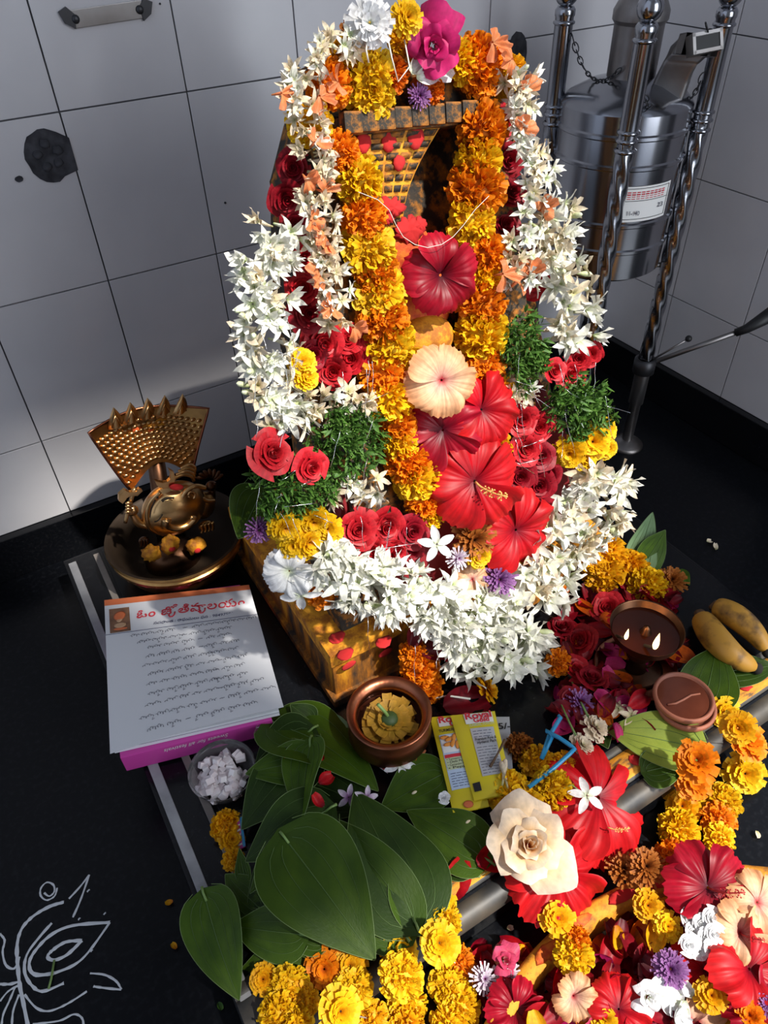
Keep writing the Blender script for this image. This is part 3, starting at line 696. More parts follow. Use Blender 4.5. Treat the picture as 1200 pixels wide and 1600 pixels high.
tinsel(gw, 14, (402, 420, 462, 660), .036); tinsel(gw, 10, (400, 740, 520, 870), .036); tinsel(gw, 10, (870, 560, 950, 680)); tinsel(gw, 10, (560, 900, 820, 1020), .04)

# loose flowers tucked into the dressing
def hibiscus(label, p, dpx, nrm, mat, stam, spin=0.0, cup=.35, ruffle=.06, group=None, stam_on=True, name='hibiscus_flower', nsc=None):
    s = dpx*.55*mpp(p); t = thing(name, label, 'flower', p, group); R = frame(nrm, (0, 0, 1), spin)
    for i in range(5):
        a = 2*PI*i/5+rnd.uniform(-.08, .08)
        M = TRS(p, R @ Matrix.Rotation(a, 4, 'Z') @ Matrix.Rotation(rnd.uniform(-.12, .12), 4, 'X') @ Matrix.Rotation(rnd.uniform(-.18, .18), 4, 'Y'), s*rnd.uniform(.93, 1.05))
        link('petal', hib_petal((i+int(dpx)) % 5, mat, ruffle, cup), t, M)
    if stam_on: link('stamen', stamen(stam), t, TRS(p, R @ Matrix.Rotation(.4, 4, 'X'), s*.85))
    return t
S_red = plain('red_stamen', (.42, .02, .02), .6); S_yel = plain('yellow_stamen', (.80, .42, .12), .6); S_dark = plain('dark_red_stamen', (.14, .004, .01), .6)
def hb(label, x, y, d, mat, st, off=.03, tilt=(0, 0, 0), **k):
    p = dr(x, y, off); return hibiscus(label, p, d, toward(p, .45)+Vector(tilt), mat, st, **k)
hb('dark crimson hibiscus hanging below the carved hood', 688, 430, 118, P_hibd, S_dark, .020, (.1, 0, -.1), spin=.3, cup=.5, stam_on=False)
hb('peach hibiscus with a dark red eye above the red ones', 690, 594, 104, P_peach, S_red, .034, (0, 0, .1), spin=.9, ruffle=.05, stam_on=False)
hb('crimson hibiscus left of centre below the peach one', 692, 672, 116, P_hibd, S_red, .016, (-.2, 0, 0), spin=.2, ruffle=.10, stam_on=False)
hb('red hibiscus below and right of the peach one', 752, 640, 112, P_hib, S_red, .022, (.2, 0, .1), spin=.6, ruffle=.09, stam_on=False)
hb('large bright red hibiscus with yellow stamens on the idol front', 742, 752, 140, P_hib, S_yel, .034, (0, 0, 0), spin=.15, ruffle=.08, cup=.28)
hb('drooping red hibiscus lowest on the idol front', 806, 828, 128, P_hib, S_red, .020, (.3, 0, -.2), spin=1.0, ruffle=.10, stam_on=False)

def single_rose(name, label, p, d, nrm, mat, group=None, n=15, open_=1.1):
    t = thing(name, label, 'flower', p, group); s = d*.56*mpp(p); R = frame(nrm); r = random.Random(int(d))
    for i in range(n):
        m = MB(); m.grid(open_rose_petal(i/(n-1), r, open_), 18, 12)
        link('petal', m.mesh('petal', mat), t, TRS(p, R @ Matrix.Rotation(i*2.39996, 4, 'Z') @ Matrix.Rotation(r.uniform(-.08, .08), 4, 'X'), s))
    return t
p = dr(678, 72, .030); single_rose('rose', 'magenta rose on top of the idol', p, 88, toward(p, .6)+Vector((-.1, 0, -.1)), P_magenta, n=12)
for k, (x, y, a) in enumerate(((655, 100, .6), (690, 112, -.5), (668, 118, .1))):
    p = dr(x, y, .016); o = link('loose_petal', loose_petal(k, P_purewhite), None, TRS(p, frame(toward(p, .6), None, a), 22*mpp(p)))
    tag(o, 'white petal tucked under the magenta rose', 'petal', 'white petals under the magenta rose')
def loose_mum(label, p, d, nrm, mat, centre=None, np_=18, layers=5, group=None, name='chrysanthemum', width=.17, cup=.35, cat='flower'):
    me, c = mum(rnd.randrange(3), mat, centre, np_, layers, width, cup); o = link(name, me, None, TRS(p, frame(nrm, None, rnd.uniform(0, 6)), d*.52*mpp(p)))
    if c: link('flower_centre', c, o, WM[o])
    return tag(o, label, cat, group)
p = dr(576, 36, .030); loose_mum('white chrysanthemum with yellow heart crowning the idol', p, 78, toward(p, .7), P_purewhite, plain('mum_heart', (.70, .45, .05), .7), 20, 5, width=.11)
p = dr(634, 28, .034); loose_mum('yellow chrysanthemum standing at the very top of the idol', p, 56, toward(p, .6)+Vector((.3, 0, 0)), P_yel, None, 20, 5, width=.13)
def strings(label, pts): return tag(link('cotton_thread', MB().tube(pts, .0007, 4).mesh('cotton_thread', M_thread)), label, 'thread')
strings('pale thread hanging beside the white chrysanthemum on top', [dr(574, 60, .03), dr(572, 78, .036), dr(576, 98, .034)])
strings('pale looped thread knotted between the two topmost blooms', [dr(606, 60, .03), dr(612, 90, .034), dr(622, 128, .028), dr(640, 104, .034), dr(632, 62, .03)])
p = dr(655, 150, .014); loose_mum('dark purple aster in the middle of the ledge', p, 40, toward(p, .5), P_purple, None, 22, 4, width=.06)
p = dr(738, 842, .016); loose_mum('dried rust-orange marigold below the large red hibiscus', p, 74, toward(p, .5), P_rust, None, 26, 5, width=.07)
p = dr(746, 868, .024); loose_mum('small yellow chrysanthemum above the white swag', p, 44, toward(p, .4), P_yel)
p = dr(778, 904, .022); loose_mum('purple aster resting on the white swag', p, 62, toward(p, .5), P_purple, None, 26, 5, width=.06)
p = dr(716, 872, .022); loose_mum('lilac aster beside a white jasmine above the swag', p, 40, toward(p, .5), P_lilac, None, 22, 3, width=.06)
p = dr(682, 850, .036); tag(link('jasmine', jasmine(0, P_purewhite), None, TRS(p, frame(toward(p, .7), None, .4), 30*mpp(p))), 'white jasmine star above the middle of the white swag', 'flower')
p = dr(738, 905, .016); hibiscus('small faded peach flower behind the white swag', p, 50, toward(p, .4), P_peach, S_red, ruffle=.1, stam_on=False)
p = dr(452, 892, .018); hibiscus('white hibiscus below the left yellow chrysanthemums', p, 78, toward(p, .4)+Vector((-.5, 0, 0)), P_purewhite, S_yel, ruffle=.12, stam_on=False)
p = dr(470, 925, .022); tag(link('jasmine', jasmine(1, P_purewhite), None, TRS(p, frame(toward(p, .5)+Vector((-.3, 0, -.4)), None, 1), 34*mpp(p))), 'white jasmine hanging at the left end of the swag', 'flower')
p = dr(502, 928, .004); tag(link('marigold', pompon(1, P_ora), None, TRS(p, frame(toward(p)), 25*mpp(p))), 'orange marigold peeping below the left end of the white swag', 'flower')
for k, (x, y, d, m_) in enumerate(((684, 1010, 60, P_dred), (650, 990, 44, P_dred), (705, 1022, 44, P_red))):
    p = dr(x, y, .004); tag(link('loose_petal', loose_petal(k, m_), None, TRS(p, frame(toward(p, .6), None, k*1.1), d*.55*mpp(p))), 'dark red petal under the middle of the white swag', 'petal', 'dark red petals under the white swag')
gp = thing('marigold_garland', 'short tail of orange marigolds below the swag in front of the pedestal', 'garland', dr(660, 1060))
for x, y, d, c in ((645, 1020, 46, 'O'), (656, 1042, 64, 'O'), (664, 1072, 60, 'O')): mari(gp, x, y, d, c, off=-.004)

# ============================================================ lettering
def text_mesh(s, mat, bold=0.0, shear=0.0):
    c = bpy.data.curves.new('lettering', 'FONT'); c.body = s; c.offset = bold; c.shear = shear; c.resolution_u = 3; c.fill_mode = 'FRONT' if False else 'BOTH'
    o = bpy.data.objects.new('lettering', c); COL.objects.link(o); bpy.context.view_layer.update()
    me = bpy.data.meshes.new_from_object(o.evaluated_get(bpy.context.evaluated_depsgraph_get())); bpy.data.objects.remove(o)
    me.materials.clear(); me.materials.append(mat); me.name = 'lettering'; return me
def extent(me):
    xs = [v.co.x for v in me.vertices]; ys = [v.co.y for v in me.vertices]
    return (min(xs), max(xs), min(ys), max(ys)) if xs else (0, 0, 0, 0)
def write(par, s, mat, o, X, Y, height, width=None, bold=0.0, shear=0.0, name='lettering'):
    """o = lower left corner, X and Y unit directions on the sheet, height in metres of a capital"""
    me = text_mesh(s, mat, bold, shear); e = extent(me)
    k = height/.70; kx = k if not width else width/max(1e-6, e[1]-e[0])
    X = Vector(X).normalized(); Y = Vector(Y).normalized(); Z = X.cross(Y)
    M = Matrix((X*kx, Y*k, Z)).transposed().to_4x4(); M.translation = Vector(o)-X*kx*e[0]
    return link(name, me, par, M)

# ============================================================ brass elephant idol in its bowl
BC = on(273, 829, .123)
bw = thing('brass_bowl', 'wide brass bowl holding the elephant-headed figure behind the notepad', 'bowl', (BC.x, BC.y, PZ))
prof = [(.050, .002), (.066, .004), (.080, .018), (.088, .034), (.090, .042), (.0945, .046), (.0945, .050), (.091, .053), (.0955, .057), (.0975, .060), (.0965, .063), (.091, .061), (.084, .040), (.074, .018), (.050, .008), (.0, .007)]
link('bowl_body', MB().lathe([(0, .002)]+prof[:11], 56).mesh('bowl_body', M_brass, True, 0, 40), bw, TRS(Vector((BC.x, BC.y, PZ))))
link('shaded_interior', MB().lathe(prof[10:], 56).mesh('shaded_interior', plain('shade_toned_bowl_interior', (.03, .018, .010), .6, .5)), bw, TRS(Vector((BC.x, BC.y, PZ))))  # inner surface coloured dark to stand for the shade inside the bowl
bead = MB().sphere((0, 0, 0), (.0035, .0022, .0045), 8, 5).mesh('rim_bead', M_brassp)
for i in range(40):
    a = 2*PI*i/40; link('rim_bead', bead, bw, TRS(Vector((BC.x+.0925*math.cos(a), BC.y+.0925*math.sin(a), PZ+.047)), Matrix.Rotation(a+PI/2, 4, 'Z') @ Matrix.Rotation(.5, 4, 'Y')))
GY = BC.y
def gp(x, y, dy=0.0): return hit(x, y, 1, GY+dy)
hd = thing('serpent_hood_plate', 'brass five-headed serpent hood with scale relief behind the elephant-headed figure', 'idol', (BC.x, BC.y+.035, PZ+.01))
def hoodpt(u, v, off=0.0):
    xl = 206+(138-206)*v**.9; xr = 300+(326-300)*v**1.2; yl = 768+(676-768)*v; yr = 744+(638-744)*v
    sag = -26*(1-v)*math.sin(PI*u)*1.0+(-3)*v*math.sin(PI*u)
    q = gp(xl+(xr-xl)*u, yl+(yr-yl)*u+sag, .040); return q+Vector((0, .030*math.sin(PI*u)*(.4+.6*v)*1.0-off, off*.3))
m = MB(); m.grid(lambda u, v: hoodpt(u, v), 26, 14); m.grid(lambda u, v: hoodpt(1-u, v, -.003), 26, 14)
hp = link('hood_sheet', m.mesh('hood_sheet', M_brass), hd)
m = MB()
for r_ in range(9):
    n = 13+r_
    for c in range(n):
        u = (c+.5+.5*(r_ % 2)*.8)/(n+.5); v = .10+r_*.088
        if u > .985: continue
        p = hoodpt(u, v, .0015); q = hoodpt(min(1, u+.01), v, .0015); X = (q-p).normalized()
        m.sphere(p, (.0042, .0018, .0026), 7, 4)
sc = link('scale_relief', m.mesh('scale_relief', M_brassp), hd); sc['kind'] = 'stuff'
link('hood_rim', MB().tube([hoodpt(0, k/10, .001) for k in range(11)]+[hoodpt(k/16, 1, .001) for k in range(1, 17)]+[hoodpt(1, 1-k/10, .001) for k in range(1, 11)], .0018, 6).mesh('hood_rim', M_copper), hd)
link('hood_stem', MB().tube([hoodpt(.5, .02, -.002)+Vector((0, .012, 0)), Vector((BC.x, BC.y+.055, PZ+.05)), Vector((BC.x, BC.y+.05, PZ+.009))], [.012, .014, .022], 12).mesh('hood_stem', M_bronze), hd)
for k, (x, y) in enumerate(((181, 660), (205, 652), (230, 645), (255, 641), (281, 639))):
    b0 = gp(x, y+6, .052); t0 = gp(x+(k-2)*2, y-24, .046); s = mpp(b0)
    m = MB(); X = Vector((1, 0, .22)).normalized(); L = t0-b0
    def fn(u, v):
        q = (u-.5)*2; wv = 13*s*(1-v**1.7)*(1 if v > .1 else .9); return b0+L*v+X*(q*wv)+Vector((0, -.006*(1-q*q)*(1-v*.6), 0))
    m.grid(fn, 8, 8)
    def fb(u, v):
        q = (.5-u)*2; wv = 13*s*(1-v**1.7); return b0+L*v+X*(q*wv)+Vector((0, .004*(1-q*q)*(1-v), 0))
    m.grid(fb, 8, 8)
    h = link('serpent_head', m.mesh('serpent_head', M_brassp), hd)
    link('head_relief', MB().tube([b0+L*.15+Vector((-.006, -.0065, 0)), b0+L*.62+Vector((0, -.0045, 0)), b0+L*.15+Vector((.006, -.0065, 0))], .0012, 5).mesh('head_relief', M_brassp), h)
for x, y, s, m_ in ((228, 668, .012, M_turm_heavy), (252, 662, .013, M_turm_heavy), (240, 672, .011, M_orange_paste), (243, 664, .005, M_kum), (215, 672, .008, M_orange_paste)):
    q = gp(x, y, hoodpt((x-150)/165, .9).y-GY-.0045)
    link('paste_smear', MB().sphere((0, 0, 0), (s, .0016, s*.7), 12, 6, lambda d: 1+.5*noise.noise(d*2.4+Vector((x, 0, 0)))).mesh('paste_smear', m_), hd, TRS(q))

ge = thing('elephant_deity_idol', 'small brass elephant-headed figure with crescent moon and raised axe in the bowl', 'idol', (BC.x, BC.y, PZ+.009))
def GP(zx, zy, dy=0.0): return gp(120+zx/4.286, 610+zy/4.286, dy)
def gell(name, zx, zy, rx, rz, ry, dy, mat, rot=0.0, nu=20, nv=12, par=None):
    c = GP(zx, zy, dy); s = mpp(c)/4.286
    return link(name, MB().sphere((0, 0, 0), (rx*s, ry*s, rz*s), nu, nv).mesh(name, mat), par or ge, TRS(c, Matrix.Rotation(rot, 4, 'Y')))
def gtube(name, pts, r, dy, mat, par=None, n=10):
    P = [GP(x, y, dy) for x, y in pts]; s = mpp(P[0])/4.286
    Q = []
    for i in range(len(P)-1):
        a = P[max(0, i-1)]; b = P[i]; c = P[i+1]; d = P[min(len(P)-1, i+2)]
        for k in range(4):
            t = k/4; Q.append(.5*((2*b)+(c-a)*t+(2*a-5*b+4*c-d)*t*t+(3*b-a-3*c+d)*t**3))
    Q.append(P[-1]); rr = r if hasattr(r, '__len__') else [r, r]
    R = [(rr[0]+(rr[-1]-rr[0])*i/(len(Q)-1) if len(rr) == 2 else rr[min(len(rr)-1, int(i/(len(Q)-1)*(len(rr)-1)+.5))])*s for i in range(len(Q))]
    return link(name, MB().tube(Q, R, n).mesh(name, mat), par or ge)
gell('lower_body', 650, 1120, 190, 130, 150, .004, M_bronze)
body = gell('head', 650, 790, 222, 200, 130, 0, M_brassp, -.25)
gell('ear_lobe', 850, 770, 78, 105, 60, .008, M_brass, .3)
gtube('trunk', [(600, 860), (600, 905), (660, 925), (740, 905), (790, 860), (760, 850)], [34, 16], -.024, M_brassp)
gtube('cheek_ridge', [(560, 680), (490, 750), (468, 840), (500, 925), (580, 965)], [16, 14], -.012, M_brassp)
gtube('smile_groove', [(520, 880), (545, 870), (575, 830)], [5, 4], -.0255, M_brass_black, body)
gtube('brow_groove', [(525, 735), (500, 790), (490, 850)], [6, 4], -.021, M_brass_black, body)
gtube('eye_groove', [(570, 742), (600, 722), (650, 720)], [10, 7], -.0275, M_brass_black, body)
gtube('eye', [(588, 742), (615, 732), (640, 735)], [6, 5], -.0295, M_brassp, body)
gell('forehead_dot', 540, 717, 9, 9, 6, -.023, M_brass_black, 0, 10, 6, body)
gtube('ear_scroll', [(862, 655), (800, 640), (735, 670), (705, 730), (735, 790), (795, 835)], [17, 15], -.016, M_brassp)
gtube('earring', [(745, 700), (760, 678), (790, 690), (785, 720), (760, 728), (747, 705)], [9, 9], -.017, M_brassp)
gtube('ear_fold', [(830, 720), (870, 740), (925, 740)], [20, 12], -.008, M_brassp)
for k in range(4):
    gtube('turban_fold', [(650+k*16, 590-k*22), (710+k*14, 565-k*22), (765+k*8, 575-k*20), (785+k*2, 605-k*22)], [12, 12], -.006+k*.003, M_brassp if k % 2 else M_brass)
cc = GP(582, 578, -.014)
cres = [((p-cc).x, (p-cc).z) for p in [GP(x, y, -.014) for x, y in ((512, 588), (528, 622), (562, 642), (606, 640), (642, 612), (652, 570), (640, 532), (606, 512), (622, 548), (618, 578), (600, 597), (570, 603), (540, 598))]]
link('crescent_moon', MB().prism(cres, 0, .006).mesh('crescent_moon', M_brassp, False, .0006), ge, TRS(cc, Matrix.Rotation(PI/2, 4, 'X')))
gell('kumkum_smear', 668, 648, 50, 26, 12, -.022, M_kum, .5, 14, 8)
# raised arm with the axe
gtube('upper_arm', [(470, 900), (420, 890), (385, 850), (365, 810)], [34, 20], 0, M_brassp)
hnd = gell('hand', 372, 805, 42, 40, 30, -.006, M_brassp)
for k in range(4): gtube('finger', [(330, 762+k*20), (345, 752+k*20), (372, 760+k*20)], [10, 9], -.014, M_brassp, hnd)
ax_ = gtube('axe_handle', [(325, 885), (350, 780), (388, 655)], [13, 13], -.010, M_brassp)
m = MB(); c = GP(360, 690, -.010); s = mpp(c)/4.286
link('axe_blade', m.prism([(x*s, y*s) for x, y in ((-5, 20), (-30, 55), (-75, 30), (-88, -15), (-70, -50), (-30, -15), (0, -12), (35, -30), (78, -5), (62, 22), (35, 10))][::-1], -.003, .003).mesh('axe_blade', M_brassp, False, .0006), ge, TRS(c, Matrix.Rotation(PI/2, 4, 'X')))
# lotus hand at the right
gtube('upper_arm', [(840, 800), (900, 740), (905, 660)], [30, 22], .010, M_bronze)
lot = gell('hand', 900, 640, 38, 40, 28, .006, M_bronze)
for k in range(7):
    a = -1.2+k*.4; gell('lotus_petal', 892+62*math.sin(a), 600-45*math.cos(a), 16, 38, 12, .002, M_bronze, a, 10, 8, lot)
# lower hands and feet
h2 = gell('hand', 860, 905, 48, 36, 30, -.012, M_brass)
for k in range(4): gtube('finger', [(835+k*24, 900-k*6), (842+k*24, 935-k*6), (835+k*24, 955-k*6)], [11, 9], -.020, M_brass, h2)
h3 = gell('hand', 450, 1010, 36, 34, 28, -.010, M_bronze)
for k in range(3): gtube('finger', [(428+k*20, 1000), (430+k*20, 1030), (428+k*20, 1048)], [9, 8], -.017, M_bronze, h3)
for zx, zy, rx, rz in ((500, 1090, 62, 60), (625, 1030, 60, 72), (795, 1040, 62, 60)):
    c = GP(zx, zy, -.026); sz = mpp(c)/4.286
    f_ = link('turmeric_coated_foot', MB().sphere((0, 0, 0), (rx*sz, 48*sz, rz*sz), 24, 16, lambda d: 1+.38*noise.noise(d*2.4+Vector((zx, 0, zy)))).mesh('turmeric_coated_foot', M_turm_heavy), ge, TRS(c))
    if zx > 520: gell('kumkum_dot', zx+14, zy+34, 24, 20, 10, -.026-.011, M_kum, 0, 10, 6, f_)

# ============================================================ notepad on a pink sweet box
bz = .090
fl_ = on(198, 1205, PZ+.002); fr_ = on(430, 1146, PZ+.002); bl_ = on(176, 962, PZ+.002); br_ = on(380, 935, PZ+.002)
bx = thing('sweet_box', 'flat pink card sweet box lying under the notepad', 'box', (fl_+fr_+bl_+br_)/4)
m = MB(); m.prism([fl_[:2], fr_[:2], br_[:2], bl_[:2]], PZ+.002, bz); link('box_body', m.mesh('box_body', M_pink, False, .0012), bx)
fx = (fr_-fl_).normalized(); fnm = Vector((fx.y, -fx.x, 0))
write(bx, 'Sweets for all festivals', M_white, fl_+fx*.118+fnm*.0006+Vector((0, 0, .0245)), -fx, (0, 0, -1), .0062, .072, 0, .35)
link('staple', MB().tube([fr_-fx*.020+fnm*.0006+Vector((0, 0, .021)), fr_-fx*.012+fnm*.0006+Vector((0, 0, .022))], .0005, 4).mesh('staple', M_tinsel), bx)
c00 = on(163, 938, .103); c10 = on(389, 914, .103); c11 = on(444, 1108, .108); c01 = on(172, 1178, .100)
def pad(s, t, off=0.0):
    p = (c00*(1-s)+c10*s)*(1-t)+(c01*(1-s)+c11*s)*t
    p += Vector((0, 0, .006*math.sin(PI*s)*t*t+off+.004*s*s*t)); return p
np_ = thing('notepad', 'letterhead notepad with handwritten lines under a red heading on the pink box', 'notepad', pad(.5, .5, -.01))
m = MB()
ins = lambda s, t, z: Vector((*(pad(.015+.955*s, .01+.965*t)[:2]), z))
m.grid(lambda u, v: ins(u, 1-v, .1005), 6, 6); b4 = [ins(0, 0, .1005), ins(1, 0, .1005), ins(1, 1, .1005), ins(0, 1, .1005)]
k = len(m.v)
for q in b4: m.vert(q)
for q in b4: m.vert((q.x, q.y, bz+.0005))
for i in range(4): m.f.append((k+i, k+4+i, k+4+(i+1) % 4, k+(i+1) % 4))
link('page_block', m.mesh('page_block', M_paper2, False), np_)
m = MB(); k = len(m.v)
for z in (.0968, .0962):
    for q in b4: m.vert((q.x, q.y, z))
cq = (b4[0]+b4[2])/2; m.v = [((x-cq.x)*1.002+cq.x, (y-cq.y)*1.002+cq.y, z) for x, y, z in m.v]
for i in range(4): m.f.append((i, 4+i, 4+(i+1) % 4, (i+1) % 4))
link('page_gap', m.mesh('page_gap', M_navy, False), np_)
page = link('top_page', MB().grid(lambda u, v: pad(u, 1-v), 24, 24).mesh('top_page', M_paper), np_)
def padrect(name, s0, t0, s1, t1, mat, off=.0004):
    return link(name, MB().grid(lambda u, v: pad(s0+(s1-s0)*u, t1+(t0-t1)*v, off), 12, 6).mesh(name, mat), np_)
padrect('heading_band', 0, 0, 1, .045, M_orange_print)
pic = padrect('deity_picture', .030, .075, .165, .255, M_brown_print)
X = (pad(.9, .1)-pad(.1, .1)).normalized(); Y = (pad(.5, .05)-pad(.5, .25)); Y = (Y-X*Y.dot(X)).normalized(); Zp = X.cross(Y)
def disc(s, t, rx, ry, mat, off=.0008): return MB().sphere((0, 0, 0), (rx, ry, .0002), 14, 4).mesh('print', mat)
R_ = Matrix((X, Y, Zp)).transposed().to_4x4()
for s_, t_, rx, ry, m_ in ((.098, .135, .0075, .0080, M_orange_print), (.098, .150, .0045, .0080, M_tan_print), (.098, .205, .0078, .0048, M_tan_print), (.098, .232, .009, .0022, M_orange_print)):
    link('picture_figure', disc(0, 0, rx, ry, m_), pic, TRS(pad(s_, t_, .0008), R_))
link('heading_rule', MB().tube([pad(k/20, .262+.012*k/20, .0005) for k in range(21)], .00035, 4).mesh('heading_rule', M_navy), np_)
# Telugu heading, glyph by glyph, with the subjoined strokes drawn by hand
def heading(o, X, Y, Zp, width):
    items = []; hooks = []; x = 0.0
    for grp in (('ఓ',), ('ం',), (' ',), ('జ', 'ో', 'Y'), ('త', 'ి'), ('ష', 'ా', 'Y'), ('ల',), ('య',), ('ం',)):
        if grp[0] == ' ': x += .30; continue
        me = text_mesh(grp[0], M_red_ink, .018); e = extent(me); items.append((me, x)); adv = e[1]+.06
        for q in grp[1:]:
            if q == 'Y': hooks.append(x+e[1]-.14); adv = max(adv, e[1]+.24)
            else:
                m2 = text_mesh(q, M_red_ink, .018); e2 = extent(m2); dx = e[1]+.02 if e2[0] < -.05 else e[1]*.45; items.append((m2, x+dx)); adv = max(adv, dx+e2[1]+.04)
        x += adv
    K = width/x
    for me, xx in items:
        M = Matrix((X*K, Y*K, Zp)).transposed().to_4x4(); M.translation = o+X*(xx*K); link('lettering', me, np_, M)
    for xx in hooks:
        pts = [(xx+.02, .06), (xx-.04, -.10), (xx+.05, -.24), (xx+.22, -.24), (xx+.34, -.08), (xx+.36, .16)]
        link('lettering', MB().tube([o+X*(a*K)+Y*(b*K)+Zp*.0001 for a, b in pts], .05*K, 5).mesh('lettering', M_red_ink), np_)
heading(pad(.205, .170, .0006), X, Y, Zp, .140)
o2 = pad(.315, .236, .0008); write(np_, 'సదధాంత : రాఘవులు ఫన : 9849759040', M_navy, o2, X, Y, .0046, .108, .01)
# handwriting: rows of joined strokes
hr = random.Random(21)
rows = [(.16, .300, .46, .56, .98), (.20, .345, .46, .54, .74), (.26, .388, .55, .64, .78), (.25, .440, .56, .62, .80), (.22, .490, .64, .66, .80), (.25, .545, .66, .72, .88), (.24, .600, .62, .70, .82), (.24, .655, .62, .68, .83), (.22, .712, .64, .68, .86), (.18, .772, .62, .70, .91), (.22, .838, .40, .50, .84)]
for i, (s0, t0, s1, s2, s3) in enumerate(rows):
    m = MB(); t_ = .30+(t0-.30)*1.18
    for a, b in ((s0, s1), (s2, s3)):
        s_ = a
        while s_ < b:
            wl = hr.uniform(.05, .10); n = int(wl/.006); ph = hr.uniform(0, 6); am = hr.uniform(.5, 1)
            pts = []
            for k in range(n*3+1):
                q = k/(n*3); th = ph+q*n*2.6
                pts.append(pad(min(.985, s_+wl*q+.005*math.cos(th)), t_-.012*(s_-s0)*0-.004+.0085*am*math.sin(th)+.005*math.sin(th*.37)-.004*q, .0005))
            if len(pts) > 2: m.tube(pts, .00022, 3, False)
            if hr.random() < .4:
                u = s_+wl*hr.random(); m.tube([pad(u, t_+.006, .0005), pad(u-.006, t_+.022, .0005), pad(u+.008, t_+.016, .0005)], .00024, 3, False)
            s_ += wl+hr.uniform(.006, .02)
    for k in range(2):
        u = (s1+s2)/2+.014*k; m.tube([pad(u-.008, t_-.004, .0005), pad(u+.008, t_-.006, .0005)], .0003, 3, False)
    link('handwritten_line', m.mesh('handwritten_line', M_ink), np_)

# ============================================================ offering leaves
def leaf(name, label, base, tip, width, mat, up=(0, 0, 1), bend=.0, fold=.10, stalk=.02, heart=.14, group=None, veins=True, wave=.035, cat='leaf', power=.55):
    base = Vector(base); tip = Vector(tip); X = tip-base; L = X.length; X.normalize(); Zv = Vector(up)-X*Vector(up).dot(X); Zv.normalize(); Yv = Zv.cross(X); W = width/2; ph = rnd.uniform(0, 6)
    def fn(s, v, off=0.0):
        f = max(0, math.sin(PI*min(1, v)**power))**.8*(1-.22*v**3)
        x = L*v-heart*L*s*s*(1-v)**3; y = s*W*f
        z = fold*W*abs(s)**1.3*f+bend*L*4*v*(1-v)+wave*L*math.sin(v*7+ph+s*1.5)*abs(s)*f+off-.006*L*0
        return base+X*x+Yv*y+Zv*z
    t = thing(name, label, cat, base, group)
    link('blade', MB().grid(lambda u, v: fn((u-.5)*2, v), 14, 18).mesh('blade', mat), t)
    if veins:
        m = MB()
        for s in (0, .34, -.34, .66, -.66):
            pts = [fn(s, .012+.93*(k/14)*(1 if s == 0 else .80), .0003) for k in range(15)]
            r = .0007 if s == 0 else .00036; m.tube(pts, [r*(1-.75*k/14) for k in range(15)], 4, False)
        link('veins', m.mesh('veins', M_vein), t)
        link('margin', MB().tube([fn(-1, .01+.985*k/24) for k in range(25)]+[fn(1, .995-.985*k/24) for k in range(25)], .00032, 4, False).mesh('margin', M_margin), t)
    if stalk:
        link('stalk', MB().tube([base+X*.002, base-X*stalk*.5+Zv*.002, base-X*stalk], [.0014, .0013, .0016], 6).mesh('stalk', M_stem), t)
    return t
def z7(x, y): return (280+x/2.308, 1080+y/2.308)
GB = 'heap of betel leaves at the front left of the platform'
def z9(x, y): return (290+x/3, 1080+y/3)
